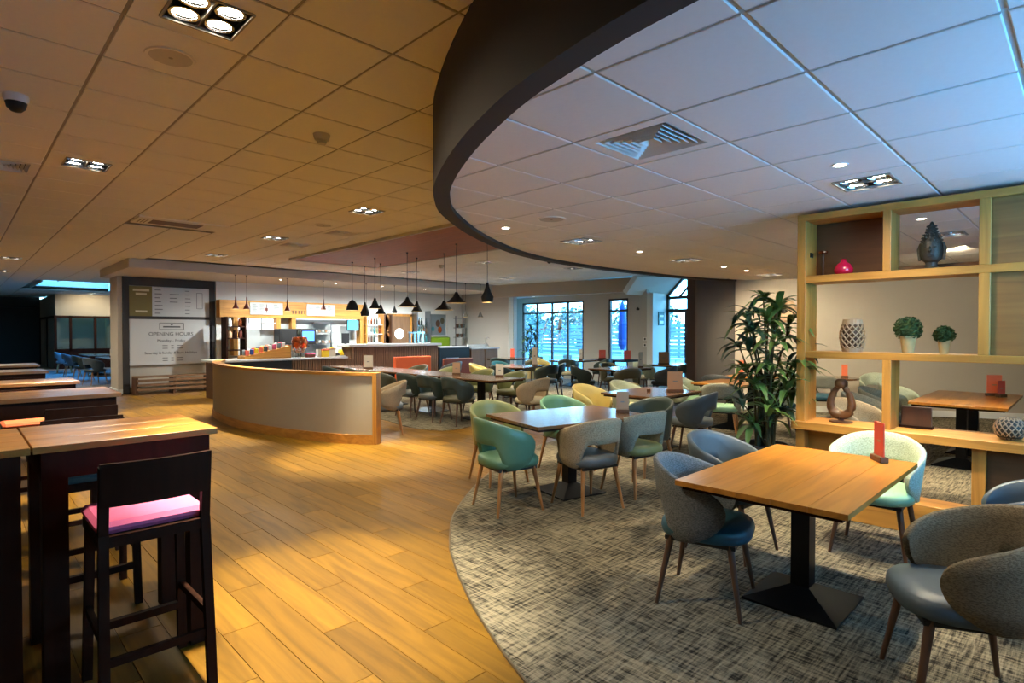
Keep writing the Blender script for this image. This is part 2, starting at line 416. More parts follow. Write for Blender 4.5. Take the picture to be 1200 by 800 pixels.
# tiles replaced by fittings (lattice indices)
QUADS_L = [(.94, 3.15), (.94, 6.75), (3.94, 6.75), (3.94, 9.75), (3.94, 12.75), (.94, 16.35), (.94, 19.95), (8.74, 9.75), (8.74, 12.75), (11.74, 12.15), (11.14, 9.15), (6.34, 4.35+12.0)]
QUADS_L = QUADS_L[:-1]
DIFF_L = [(.34, 7.35), (4.54, 8.55), (4.54, 10.35), (11.14, 8.55)]
CASS = (2.44, 9.45)     # long cassette unit, two tiles
skip = set()
ix = lambda x, y, G: (math.floor((x-G[0])/TS+1e-4), math.floor((y-G[1])/TS+1e-4))
for p in QUADS_L+DIFF_L: skip.add(ix(p[0], p[1], LG))
skip.add(ix(2.14, 9.45, LG)); skip.add(ix(2.74, 9.45, LG))
cand = []
for i in range(-3, 24):
    for j in range(-4, 50):
        if (i, j) in skip: continue
        x = LG[0]+TS*(i+.5); y = LG[1]+TS*(j+.5)
        if inside_curve(x-.3, y+.3) and inside_curve(x+.3, y+.3) and inside_curve(x-.3, y-.3): continue
        if y > 14.4 and x > 2.9 and y < 17.9: continue
        if SKY[0]-.35 < x < SKY[1]+.35 and SKY[2]-.35 < y < SKY[3]+.35: continue
        if x > 13.6 or (y > 17.9 and x > 7.9): continue
        Y = .7009*x+.7133*y; X = .7133*x-.7009*y
        if Y < 1.7 or abs(X/Y) > 1.1 or 1.6/Y > .72: continue
        cand.append((Y, x, y))
cand.sort()
for Y, x, y in cand[:300]: obj('ceiling_tile', tm, None, ceil, (x, y, CZ))
bm = bm_new()
for Y, x, y in cand[300:]: abox(bm, x-h, x+h, y-h, y+h, CZ, CZ+.012)
o = obj('far_ceiling_tiles', bm, 'ceiling_tile', ceil); o['kind'] = 'stuff'
for i in range(-2, 24):
    x = LG[0]+TS*i
    if x < 13.5: obj('runner', bx(x-.014, x+.014, 1.0 if x < 2.5 else (4 if x < 6 else 5.5), 14.5 if x > 2.7 else 23.2, CZ+.006, CZ+.02), 'ceiling_grid', ceil)
for j in range(-1, 34):
    y = LG[1]+TS*j
    x1 = 2.7 if y > 14.6 else (1.4+max(0, y-1.2)*.62 if y < 5.3 else 13.4)
    obj('runner', bx(-1, x1, y-.014, y+.014, CZ+.007, CZ+.021), 'ceiling_grid', ceil)
# lowered ceiling
lowpoly = CURVE+[(11.3, 4.9), RW1, (15, -3)]
bm = bm_new(); prism(bm, lowpoly, LZ+.1, LZ+.2); lowc = struct('ceiling', bm, 'low_grid', label='lowered tiled ceiling inside the dark curved fascia')
QUADS_R = [(4.5525, 1.113), (5.1525, 4.113), (7.5525, 4.113), (10.5525, 4.113), (7.5525, 1.113)]
SPOTS_R = [(3.9525, 1.113), (3.9525, 4.113), (6.3525, 4.113), (8.7525, 4.113), (9.6, 4.113), (6.3525, 1.113), (8.7525, 1.113), (2.7525, -.7)]
DIFF_R = (2.7525, 1.713)
skipr = {ix(p[0], p[1], RG) for p in QUADS_R+[DIFF_R]}
for i in range(-1, 22):
    for j in range(-4, 9):
        if (i, j) in skipr: continue
        x = RG[0]+TS*(i+.5); y = RG[1]+TS*(j+.5)
        Y = .7009*x+.7133*y; X = .7133*x-.7009*y
        if Y < 1.2 or abs(X/Y) > 1.25: continue
        full = [(x-h, y-h), (x+h, y-h), (x+h, y+h), (x-h, y+h)]; poly = full
        for a, b in zip(CURVE, CURVE[1:]):
            if poly: poly = clip_half(poly, a, b)
        if poly: poly = clip_half(poly, RW0, RW1)
        if len(poly) < 3: continue
        area = abs(sum(poly[k][0]*poly[(k+1) % len(poly)][1]-poly[(k+1) % len(poly)][0]*poly[k][1] for k in range(len(poly))))/2
        if area < .004: continue
        if area > .3: obj('ceiling_tile', tm, None, lowc, (x, y, LZ))
        else: obj('ceiling_tile', tile_mesh([(p[0]-x, p[1]-y) for p in poly], 0, 'ceiling_tile', 'ceiling_tile'), None, lowc, (x, y, LZ))
for ax in (0, 1):
    for k in range(-6, 23):
        if ax == 0: c_ = RG[0]+TS*k; poly = [(c_-.014, -3), (c_+.014, -3), (c_+.014, 6), (c_-.014, 6)]
        else: c_ = RG[1]+TS*k; poly = [(1, c_-.014), (16, c_-.014), (16, c_+.014), (1, c_+.014)]
        for a, b in zip(CURVE, CURVE[1:]):
            if poly: poly = clip_half(poly, a, b)
        if poly: poly = clip_half(poly, RW0, RW1)
        if poly and ax == 1: poly = clip_half(poly, (30, 6), (30, -3)) if False else poly
        if len(poly) < 3: continue
        bm = bm_new(); prism(bm, poly, LZ+.006+.001*ax, LZ+.02); obj('runner', bm, 'low_grid', lowc)
# curved fascia
bm = bm_new()
rows = [[(p, LZ-.035) for p in CURVE], [(p, LZ-.035) for p in OUTER], [(p, CZ+.05) for p in OUTER], [(p, CZ+.05) for p in CURVE]]
vv = [[bm.verts.new((p[0], p[1], z)) for p, z in r] for r in rows]
for a in range(4):
    b = (a+1) % 4
    for k in range(len(CURVE)-1): bm.faces.new((vv[a][k], vv[a][k+1], vv[b][k+1], vv[b][k]))
bm.faces.new([v[0] for v in vv]); bm.faces.new([v[-1] for v in vv])
struct('trim_2', bm, 'fascia', smooth=35, label='dark charcoal curved fascia around the lowered ceiling')

# ================================================================== WALLS
struct('wall_left', bx(-3.7, -3.5, -1.55, 36.2, 0, CZ+.2), 'beige_wall')
bm = bm_new()
for a in ((-3.7, 2.0, 0, CZ+.2), (6, 15.2, 0, CZ+.2), (2, 6, 0, 1.35), (2, 6, 2.53, CZ+.2)): abox(bm, a[0], a[1], -1.55, -1.35, a[2], a[3])
struct('wall_back', bm, 'beige_wall')
struct('wall_far', bx(-3.5, 3.1, 36, 36.2, 0, CZ+.2), 'black_wall', label='black wall at the far left end of the room')
struct('wall_right', wallseg(RW0, RW1, 0, LZ+.2, .15), 'beige_wall', label='beige plaster wall behind the shelving divider')
d = Vector((RW1[0]-RW0[0], RW1[1]-RW0[1])).normalized()
struct('baseboard_right', wallseg((RW0[0]+d.y*.02, RW0[1]-d.x*.02), (RW1[0]+d.y*.02, RW1[1]-d.x*.02), 0.008, .12, .02), 'white')
bm = bm_new(); prism(bm, [(10.42, 5.5), (11.3, 5.02), (11.42, 5.22), (10.52, 5.7)][::-1], 0, CZ+.1); struct('wall_pier', bm, 'dark_wall', label='dark grey pier at the end of the curved fascia')
struct('trim_3', bx(10.36, 10.44, 5.44, 5.62, 0, LZ), 'frame_brown', label='dark brown edge post on the grey pier')
struct('wall_entrance', wallseg((15.5, 6.75), (11.3, 5.25), 0, CZ+.1, -.15), 'white_wall')
# servery back wall, diagonal wall, soffit
struct('wall_servery', bx(5.2, 14.0, 16.9, 17.1, 0, CZ), 'white_wall', label='pale wall behind the servery')
struct('wall_diagonal', wallseg((13.9, 16.95), (13.74, 13.9), 0, CZ, .15), 'grey_wall', label='grey green plaster wall at the end of the bar')
struct('wall_alcove', wallseg((13.72, 13.9), (14.6, 14.95), 0, CZ, .15), 'white_wall')
struct('ceiling_soffit', bx(2.74, 13.72, 14.55, 17.9, 2.95, CZ+.003), 'plaster', label='dropped white soffit above the servery')
bm = bm_new(); prism(bm, [(13.72, 13.9), (13.3, 14.5), (13.45, 13.75), (14.2, 9.5), (14.35, 9.5), (13.75, 13.8)], 2.74, CZ+.003)
struct('trim_4', bm, 'beige_wall', label='beige header beam in front of the window bay')
bm = bm_new(); prism(bm, [(13.7, 13.95), (14.3, 9.4), (14.7, 9.2), (14.7, 15)], 2.76, 2.9); struct('ceiling_alcove', bm, 'white_wall')
# window wall at x = 14.6
bm = bm_new()
for y0, y1, z0, z1 in ((14.33, 15.0, 0, 2.9), (10.57, 11.55, 0, 2.9), (9.2, 9.85, 0, 2.9), (11.55, 14.33, 2.58, 2.9), (9.85, 10.57, 2.58, 2.9), (11.55, 14.33, 0, .12), (9.85, 10.57, 0, .12)):
    abox(bm, 14.6, 14.8, y0, y1, z0, z1)
struct('wall_window', bm, 'grey_wall', label='grey wall between the far windows')
def window(name, y0, y1, muls, x=14.64):
    fr = []
    zt, zb, zm = 2.58, .12, 2.21
    for y in [y0+.03]+muls+[y1-.03]: fr.append(((x, y, zb), (x, y, zt), .06, .06))
    for z in (zb+.03, zm, zt-.03): fr.append(((x, y0, z), (x, y1, z), .06, .06))
    o = struct(name, bars(fr), 'frame_brown')
    ys = [y0]+muls+[y1]
    for a, b in zip(ys, ys[1:]):
        obj('pane', bx(x+.02, x+.028, a, b, zb, zm), 'glass', o); obj('pane', bx(x+.02, x+.028, a, b, zm, zt), 'glass', o)
    return o
w1 = window('window_1', 11.55, 14.33, [13.63, 12.93, 12.23]); w2 = window('window_2', 9.85, 10.57, [])
w1['label'] = 'four light brown framed window at the far end'; w2['label'] = 'narrow brown framed window right of the wide one'
# white figures stuck on the window
for cyy, k in ((13.3, 0), (12.6, 1)):
    lst = [((14.61, cyy, 1.5), (14.61, cyy-.14, 1.95), .012, .05), ((14.61, cyy+.22, 1.62), (14.61, cyy-.16, 1.72), .012, .04), ((14.61, cyy-.02, 1.6), (14.61, cyy+.1, 1.15), .012, .035)]
    if k: lst += [((14.61, cyy-.02, 1.6), (14.61, cyy-.16, 1.15), .012, .035), ((14.61, cyy-.05, 1.75), (14.61, cyy-.3, 1.6), .012, .04), ((14.61, cyy, 1.62), (14.61, cyy-.04, 1.98), .012, .12)]
    obj('window_decal', bars(lst), 'white', w1)
# unseen window behind the camera, sized to send blue light onto the ceiling
fr = []
for x in (2.03, 4.0, 5.97): fr.append(((x, -1.4, 1.35), (x, -1.4, 2.53), .05, .05))
for z in (1.375, 2.505): fr.append(((2, -1.4, z), (6, -1.4, z), .05, .05))
w3 = struct('window_3', bars(fr), 'frame_brown')
for x in (2.03, 4.01): obj('pane', bx(x, x+1.96, -1.42, -1.412, 1.35, 2.53), 'glass', w3)
# entrance: side wall, sloping bulkhead, glazed door wall at x = 16
struct('wall_porch', bx(14.6, 15.45, 9.0, 9.2, 0, 2.7), 'white_wall')
bm = bm_new()
P = [(14.12, 9.6, 2.66), (14.12, 9.2, CZ), (15.4, 8.5, CZ), (15.4, 9.06, 2.58)]
a = [bm.verts.new(p) for p in P]; b = [bm.verts.new((p[0], p[1]+.12, p[2]+.1)) for p in P]
bm.faces.new(a); bm.faces.new(b[::-1])
for k in range(4): bm.faces.new((a[k], b[k], b[(k+1) % 4], a[(k+1) % 4]))
struct('ceiling_slope', bm, 'white_wall', label='sloping white bulkhead beside the entrance')
DX = 15.42
fr = [((DX, 8.97, 0), (DX, 8.97, 2.58), .09, .09), ((DX, 7.8, 0), (DX, 7.8, 3.15), .09, .09), ((DX, 6.75, 0), (DX, 6.75, 3.15), .09, .09), ((DX, 9.02, 2.58), (DX, 6.7, 2.58), .09, .09), ((DX, 9.02, 2.19), (DX, 6.7, 2.19), .09, .09), ((DX, 9.06, 2.58), (DX, 8.5, 3.15), .09, .09), ((DX, 8.6, 2.6), (DX, 8.1, 3.1), .05, .05)]
dr = struct('door_1', bars(fr), 'frame_brown', label='glazed entrance door in dark brown frame')
obj('door_leaf', bars([((DX-.02, 8.33, .02), (DX-.02, 8.33, 2.14), .12, .12), ((DX-.02, 7.86, .02), (DX-.02, 7.86, 2.14), .05, .08), ((DX-.02, 8.33, .1), (DX-.02, 7.8, .1), .05, .16), ((DX-.02, 8.33, 2.1), (DX-.02, 7.8, 2.1), .05, .1)]), 'frame_brown', dr)
obj('door_handle', bars([((DX-.1, 8.27, .85), (DX-.1, 8.27, 1.25), .03, .03)]), 'steel', dr)
for y0, y1, z0, z1 in ((8.38, 8.95, .05, 2.17), (7.84, 8.3, .05, 2.17), (6.75, 8.95, 2.21, 2.56), (6.75, 8.45, 2.6, 3.12), (6.75, 7.8, .05, 2.17)): obj('pane', bx(DX+.01, DX+.018, y0, y1, z0, z1), 'glass', dr)
ex = thing('exit_sign', 'green exit sign above the glazed entrance door', 'sign', (15.355, 7.95, 2.93)); obj('panel', bx(-.02, .02, -.24, .24, 0, .16), 'green_exit', ex); obj('figure', bars([((-.025, .1, .03), (-.025, .06, .13), .006, .03), ((-.025, -.16, .08), (-.025, -.04, .08), .006, .03)]), 'white', ex)
ex = thing('notice', 'green and white safety notice on the porch wall', 'sign', (15.05, 8.995, 1.75)); obj('panel', bx(-.16, .16, -.02, .0, 0, .4), 'teal', ex); obj('print', bars([((-.1, -.022, .28), (.1, -.022, .28), .004, .06), ((-.1, -.022, .1), (.1, -.022, .1), .004, .08)]), 'white', ex)
# left-hand zone beyond the sign wall
struct('wall_screen', bx(3.1, 8.2, 30.3, 30.5, 2.25, CZ), 'beige_wall', label='beige bulkhead above the glazed timber screen')
struct('wall_screen_side', bx(3.1, 3.3, 30.5, 36, 0, CZ), 'beige_wall')
struct('wall_side', bx(8.0, 8.2, 17.9, 30.5, 0, CZ), 'beige_wall')
struct('wall_side_back', bx(5.1, 8.2, 17.7, 17.9, 0, CZ), 'beige_wall')
scr = thing('glazed_screen', 'dark timber glazed screen at the far left', 'screen', (3.1, 30.25, 0))
xs = [0, .5, 1.35, 2.2, 2.55, 3.4, 4.2, 4.9]
obj('frame', bars([((x, .05, 0), (x, .05, 2.25), .09, .09) for x in xs]+[((0, .05, z), (4.9, .05, z), .09, .09) for z in (.05, .8, 2.2)]+[((0, 5.6, 0), (0, 5.6, 2.25), .09, .09), ((0, 2.8, 0), (0, 2.8, 2.25), .09, .09), ((0, 0, 2.2), (0, 5.7, 2.2), .09, .09)]), 'dark_wood', scr)
for a, b in zip(xs, xs[1:]): obj('pane', bx(a+.04, b-.04, .04, .05, .8, 2.2), 'clear_glass', scr); obj('panel', bx(a+.04, b-.04, .03, .06, .08, .78), 'dark_wood', scr)
struct('wall_screen_back', bx(3.1, 8.2, 31.4, 31.5, 0, 2.3), 'beige_wall')
fc = thing('screen_column', 'pale yellow column seen through the glazed screen', 'column', (5.1, 30.9, 0)); obj('body', bx(-.18, .18, -.2, .2, 0, 2.2, bev=.02), 'lea_cream', fc); obj('cap', bx(-.2, .2, -.22, .22, 2.2, 2.24), 'white', fc)  # a plain column standing behind the screen
wl = thing('wall_light', 'small downlight on the black far wall', 'light', (.45, 35.9, 2.75)); obj('bracket', bx(-.03, .03, 0, .1, 0, .04), 'black', wl); obj('lamp', lat([(.05, -.06), (.07, 0), (.05, .04)], 12, c=(0, -.05, 0)), 'lamp_glow_soft', wl)
tag(obj('lighting_track', bx(-1.5, 2.9, 35.7, 35.8, 2.72, 2.8), 'black'), 'black horizontal track across the far dark wall', 'track')

# ================================================================== SIGN WALL
struct('wall_sign', bx(2.95, 5.2, 17.0, 17.9, 0, 2.95), 'plaster', label='free standing wall that carries the notice boards')
struct('baseboard_sign', bx(2.92, 3.06, 16.98, 17.9, 0.01, .12), 'white')
nb = thing('notice_board', 'large dark notice board with white opening hours panel and map', 'notice board', (3.05, 17.0, 0))
bm = bm_new()
for a in ((0, .14, 0.01, 2.945), (1.99, 2.14, .01, 2.945), (.14, 1.99, 2.73, 2.945), (.14, 1.99, 1.885, 1.96)): abox(bm, a[0], a[1], -.06, -.002, a[2], a[3])
obj('backing', bm, 'sign_dark', nb)
up = obj('map_panel', bx(.14, 1.99, -.05, -.01, 1.96, 2.72), 'sign_white', nb)
obj('olive_panel', bx(.14, .64, -.056, -.05, 1.96, 2.72), 'sign_olive', up)
ln = []
for k in range(2): ln.append(((.22+.06*k, -.058, 2.62-.1*k), (.58-.06*k, -.058, 2.62-.1*k), .004, .055))
ln.append(((.27, -.058, 2.08), (.53, -.058, 2.08), .004, .05))
obj('heading_lines', bars([(a, b, .004, d_) for a, b, _, d_ in ln]), 'cream_text', up)
ln = []
random.seed(3)
for k in range(7):
    z = 2.64-k*.1
    ln.append(((.7, -.052, z), (.7+.1+random.random()*.16, -.052, z), .004, .022))
    if 1 <= k <= 3: ln.append(((1.04, -.052, z), (1.2+random.random()*.1, -.052, z), .004, .02))
    ln.append(((1.4, -.052, z), (1.46+random.random()*.08, -.052, z), .004, .018))
ln += [((1.68, -.052, 2.18), (1.68, -.052, 2.6), .012, .004), ((1.82, -.052, 2.18), (1.82, -.052, 2.6), .012, .004), ((1.68, -.052, 2.6), (1.82, -.052, 2.6), .004, .012), ((1.68, -.052, 2.18), (1.82, -.052, 2.18), .004, .012)]
obj('map_print', bars(ln), 'ink_pale', up)
lowp = obj('hours_panel', bx(.13, 2.04, -.06, -.01, .71, 1.88), 'sign_white', nb)
def text(body, size, x, y, z, m, parent, name='lettering', rotz=0, align='CENTER', ext=.001):
    cu = bpy.data.curves.new(name, 'FONT'); cu.body = body; cu.size = size; cu.align_x = align; cu.align_y = 'CENTER'; cu.extrude = ext
    t = bpy.data.objects.new(name, cu); COL.objects.link(t)
    dg = bpy.context.evaluated_depsgraph_get(); me = bpy.data.meshes.new_from_object(t.evaluated_get(dg)); bpy.data.objects.remove(t)
    me.materials.clear(); me.materials.append(M[m])
    o = bpy.data.objects.new(name, me); COL.objects.link(o); o.parent = parent; o.location = (x, y, z); o.rotation_euler = (R(90), 0, rotz); return o
text('OPENING HOURS', .13, 1.07, -.062, 1.5, 'ink', lowp)
text('Monday - Friday', .1, 1.07, -.062, 1.33, 'ink', lowp)
text('Saturday & Sunday & Bank Holidays', .085, 1.07, -.062, 1.01, 'ink', lowp)
obj('logo_box', bars([((.8, -.062, 1.79), (1.36, -.062, 1.79), .004, .012), ((.8, -.062, 1.62), (1.36, -.062, 1.62), .004, .012), ((.8, -.062, 1.62), (.8, -.062, 1.79), .012, .004), ((1.36, -.062, 1.62), (1.36, -.062, 1.79), .012, .004), ((.88, -.062, 1.69), (1.28, -.062, 1.69), .004, .03), ((1.06, -.062, 1.745), (1.1, -.062, 1.745), .004, .03)]), 'ink', lowp)
obj('hours_lines', bars([((.86, -.062, z), (.98, -.062, z), .004, .02) for z in (1.2, 1.13, .88, .81)]+[((1.06, -.062, z), (1.12, -.062, z), .004, .02) for z in (1.2, 1.13, .88, .81)]+[((1.2, -.062, z), (1.34, -.062, z), .004, .02) for z in (1.2, 1.13, .88, .81)]), 'ink_pale', lowp)
sb = thing('slatted_bench', 'low slatted wooden bench under the notice board', 'bench', (4.05, 16.6, 0))
for x in (-.82, 0, .82): obj('leg', bx(x-.03, x+.03, -.2, .2, 0, .42), 'leg_dark', sb)
for k in range(4): obj('slat', bx(-.85, .85, -.2+.11*k, -.12+.11*k, .42, .45), 'walnut_slat', sb)
for k in range(3): obj('rail', bx(-.82, .82, -.215, -.2, .1+.11*k, .16+.11*k), 'walnut_slat', sb)

# ================================================================== CURVED PARTITION
PC = catmull([(3.9, 12.6), (3.46, 11.45), (3.3, 10.2), (3.36, 9.1), (3.59, 8.08), (3.87, 7.35), (4.13, 6.94)], 6)
IN = offset(PC, .13)
def band(bm, A, B, z0, z1):
    n = len(A)
    v = [[bm.verts.new((p[0], p[1], z)) for p in P_] for P_, z in ((A, z0), (A, z1), (B, z1), (B, z0))]
    for a in range(4):
        b = (a+1) % 4
        for k in range(n-1): bm.faces.new((v[a][k], v[a][k+1], v[b][k+1], v[b][k]))
    bm.faces.new([x[0] for x in v]); bm.faces.new([x[-1] for x in v])
pt = thing('curved_partition', 'low curved cream partition with oak capping rail', 'partition', (3.6, 9, 0))
def pobj(name, bm, m):
    for v in bm.verts: v.co -= Vector((3.6, 9, 0))
    return obj(name, bm, m, pt, smooth=35)
bm = bm_new(); band(bm, PC, IN, .13, .95); pobj('panel', bm, 'partition_cream')
bm = bm_new(); band(bm, offset(PC, -.015), offset(IN, .015), .95, .99); pobj('capping_rail', bm, 'oak')
bm = bm_new(); band(bm, offset(PC, -.015), offset(IN, .015), 0, .13); pobj('skirting', bm, 'oak')
e = (4.13, 6.94); d = Vector((.28, -.40)).normalized(); n_ = Vector((-d.y, d.x))
bm = bm_new(); c0 = Vector(e)+n_*-.015; prism(bm, [tuple(c0), tuple(c0+d*.06), tuple(c0+d*.06+n_*.16), tuple(c0+n_*.16)], 0, .99); pobj('end_post', bm, 'oak_z')

# ================================================================== SERVERY
ct = thing('servery_counter', 'long servery counter with pale top and slatted front', 'counter', (4.3, 14.0, 0))
obj('worktop', bx(-.1, 3.27, -.05, .8, .85, .9, bev=.008), 'counter_top', ct)
obj('black_front', bx(0, 1.75, 0, .05, .1, .85), 'black', ct)
obj('carcass', bx(0, 3.38, .05, .75, .0, .845), 'brown_panel', ct)
for k in range(28): obj('slat', bx(1.78+k*.058, 1.815+k*.058, -.015, .05, .05, .85), 'walnut_slat', ct)
br = thing('bar_counter', 'raised bar counter with white top and walnut slatted front', 'bar', (7.7, 14.0, 0))
obj('bar_top', bx(-.12, 2.95, -.12, .6, 1.15, 1.22, bev=.008), 'counter_top', br)
obj('carcass', bx(0, 2.9, .05, .55, 0, 1.15), 'brown_panel', br)
for k in range(48): obj('slat', bx(.02+k*.06, .056+k*.06, -.015, .05, .05, 1.15), 'walnut_slat', br)
cs = thing('chilled_cabinet', 'black fronted display cabinet at the end of the bar', 'cabinet', (10.65, 14.0, 0))
obj('body', bx(0, 1.2, 0, .6, 0, 1.06), 'black', cs); obj('worktop', bx(0, 1.25, -.02, .62, 1.06, 1.1), 'counter_top', cs); obj('grille', bars([((.25, -.01, .55+.05*k), (.75, -.01, .55+.05*k), .01, .025) for k in range(5)]), 'steel', cs)
cs = thing('end_counter', 'walnut fronted counter with steel sink beside the diagonal wall', 'counter', (11.9, 14.0, 0))
for k in range(2): obj('panel', bx(.02+.6*k, .58+.6*k, -.01, .05, .02, 1.0), 'walnut_slat', cs)
obj('body', bx(0, 1.2, .05, .6, 0, 1.0), 'brown_panel', cs); obj('worktop', bx(0, 1.25, -.04, .62, 1.0, 1.04), 'counter_top', cs)
obj('upstand', bx(.3, 1.2, .5, .56, 1.04, 1.14), 'white', cs)
tp = obj('tap', tb([(1.0, .4, 1.04), (1.0, .4, 1.32), (1.02, .32, 1.38), (1.04, .25, 1.34)], .015), 'chrome', cs)
# back wall fittings
hd = thing('menu_header', 'oak header panel with menu boards above the servery', 'panel', (5.2, 16.85, 0))
obj('panel', bx(0, 4.35, -.25, .04, 1.96, 2.44), 'oak_x', hd)
for x0, x1 in ((.79, 1.71), (2.44, 3.35)):
    b_ = obj('menu_board', bx(x0, x1, -.275, -.25, 2.05, 2.39), 'poster_white', hd)
    rnd = [((x0+.06+.2*c_, -.277, 2.33-.035*k), (x0+.06+.2*c_+.1+.05*((k*7+c_) % 3)/2, -.277, 2.33-.035*k), .004, .012) for k in range(7) for c_ in range(4) if not (c_ == 2 and x0 < 1)]
    obj('print', bars(rnd), 'ink_pale', b_)
obj('fork_emblem', bars([((1.24, -.278, 2.1), (1.24, -.278, 2.34), .004, .03), ((1.2, -.278, 2.2), (1.28, -.278, 2.2), .004, .08)]), 'red_leather', hd)
obj('header_lettering', bars([((2.0+.09*k, -.258, 2.14), (2.04+.09*k, -.258, 2.14+.0), .006, .1) for k in range(6)]), 'brown_panel', hd)
bk = thing('servery_alcove', 'bright lit back counter alcove with posts and shelves', 'alcove', (5.2, 16.85, 0))
obj('back_panel', bx(.4, 4.2, 0, .04, .9, 1.96), 'poster_white', bk)
for x in (.36, 1.55, 2.0, 4.25): obj('post', bx(x, x+.12, -.22, .04, .9, 1.96), 'oak_z', bk)
obj('back_counter', bx(.55, 6.9, -.55, .0, .86, .9), 'steel', bk); obj('base_units', bx(.55, 6.9, -.5, 0, 0, .86), 'steel', bk)
obj('shelf', bx(1.6, 2.1, -.3, 0, 1.42, 1.45), 'oak_x', bk)
for k in range(3): obj('light_panel', bx(.5+.36*k, .82+.36*k, -.02, 0, 1.62, 1.94), 'panel_glow', bk)
obj('strip_light', bx(2.2, 4.2, -.1, -.04, 1.93, 1.96), 'panel_glow', bk)
po = thing('poster', 'framed white poster with red apple behind the counter', 'poster', (6.5, 16.8, 1.62)); obj('sheet', bx(-.16, .16, 0, .02, 0, .34), 'poster_white', po); obj('red_shape', lat([(0.001, 0), (.1, .002), (.1, .012), (.001, .014)], 14), 'red_card', po); po.children[1].rotation_euler = (R(90), 0, 0); po.children[1].location = (0, 0, .18)
# left shelf unit with jars
sh = thing('snack_shelf', 'dark shelf unit with jars at the left end of the servery', 'shelf', (5.2, 16.3, 0))
obj('frame', bars([((.02, 0, 0), (.02, 0, 1.96), .04, .4), ((.5, 0, 0), (.5, 0, 1.96), .04, .4)]), 'dark_wood', sh)
for z in (1.05, 1.37, 1.68): obj('shelf_board', bx(.02, .5, -.2, .2, z, z+.03), 'dark_wood', sh)
jar = [(.001, 0), (.055, .0), (.06, .03), (.06, .14), (.045, .17), (.045, .2), (.001, .2)]
jm = mesh(lat(jar, 12), 'jar', 40)
def item(name, me, m, loc, label, cat, group=None, rz=0, s=1):
    m2 = me.copy(); m2.materials.clear(); m2.materials.append(M[m])
    o = bpy.data.objects.new(name, m2); COL.objects.link(o); o.location = loc; o.rotation_euler = (0, 0, rz); o.scale = (s, s, s)
    return tag(o, label, cat, group)
for k, (m_, lb) in enumerate((('white', 'white jar on the top snack shelf'), ('screen_blue', ''), ('copper', 'copper coloured jar on the top snack shelf'), ('kraft_card', 'tan jar left on the lower snack shelf'), ('dark_wood', 'dark jar in the middle of the lower snack shelf'), ('red_leather', 'red brown jar right on the lower snack shelf'))):
    if not lb: continue
    item('jar', jm, m_, (5.32+.14*(k % 3), 16.22, 1.71 if k < 3 else 1.40), lb, 'jar', 'jars on the snack shelf')
# counter items
def boxthing(name, loc, sx, sy, sz, m, label, cat, rz=0, lid=None, group=None):
    t = thing(name, label, cat, loc, rz, group); obj('body', bx(-sx/2, sx/2, -sy/2, sy/2, 0, sz*.85, bev=.006), m, t); obj('lid', bx(-sx/2-.004, sx/2+.004, -sy/2-.004, sy/2+.004, sz*.85, sz), lid or m, t); return t
CT = .9
crate = thing('snack_stand', 'sloped oak display stand filled with snack packets', 'stand', (5.75, 14.45, CT))
bm = bm_new(); vs = [(-.75, -.25, 0), (.35, -.25, 0), (.35, -.25, .3), (-.75, -.25, .06)]
a = [bm.verts.new(p) for p in vs]; b = [bm.verts.new((p[0], .25, p[2])) for p in vs]
bm.faces.new(a); bm.faces.new(b[::-1]); [bm.faces.new((a[k], b[k], b[(k+1) % 4], a[(k+1) % 4])) for k in range(4)]
obj('body', bm, 'oak_x', crate)
obj('side_panel', bx(.35, .37, -.26, .26, 0, .32), 'oak_z', crate)
pk = mesh(bx(-.045, .045, -.02, .02, 0, .13, bev=.012), 'packet')
cols = ['red_card', 'white', 'screen_blue', 'pink', 'yellow', 'lea_bluegrey', 'orange_card', 'white_gloss', 'lea_slate']
desc = {'red_card': 'red', 'white': 'white', 'screen_blue': 'blue', 'pink': 'pink', 'yellow': 'yellow', 'lea_bluegrey': 'pale blue', 'orange_card': 'orange', 'white_gloss': 'glossy white', 'lea_slate': 'slate blue'}
mat('blue_pack', srgb(50, 80, 170), .4); cols[2] = 'blue_pack'; desc['blue_pack'] = 'blue'
random.seed(5)
for r_ in range(2):
    for k in range(9):
        x = 5.08+.11*k; c_ = cols[(k*2+r_*5) % 9]
        item('snack_packet', pk, c_, (x, 14.28+.2*r_, CT+.065+max(0, (x-5.0)*.218)), f'{desc[c_]} snack packet in the {"front" if r_ == 0 else "back"} row of the sloped stand', 'packet', 'snack packets on the sloped stand', rz=random.uniform(-.2, .2))
for k in range(3): 
    t = thing('glass_jar', ['clear glass biscuit jar nearest the snack stand', 'clear glass biscuit jar in the middle of three', 'clear glass biscuit jar farthest from the snack stand'][k], 'jar', (6.25+.13*k, 14.3, CT), 0, 'glass jars on the counter')
    obj('body', lat([(.05, 0), (.06, .02), (.06, .17), (.045, .2)], 14), 'clear_glass', t); obj('lid', lat([(.05, .2), (.05, .225), (.015, .23), (.015, .25), (.001, .255)], 14), 'chrome', t)
urn = thing('copper_urn', 'rounded copper urn standing on the servery counter', 'urn', (6.55, 14.65, CT)); obj('body', lat([(.08, .1), (.1, .1), (.19, .25), (.21, .42), (.18, .52), (.001, .54)], 20), 'copper', urn, smooth=50); obj('stand', lat([(.12, 0), (.12, .02), (.05, .03), (.05, .1)], 16), 'black', urn); obj('bottle_neck', lat([(.05, .52), (.05, .62), (.03, .7), (.001, .72)], 12), 'lea_dkgreen', urn)
boxthing('cake_box', (6.62, 14.2, CT), .22, .15, .1, 'red_leather', 'low dark red box on the counter edge', 'box', lid='pink')
boxthing('napkin_holder', (6.9, 14.25, CT), .12, .12, .2, 'white', 'white napkin dispenser on the counter', 'dispenser')
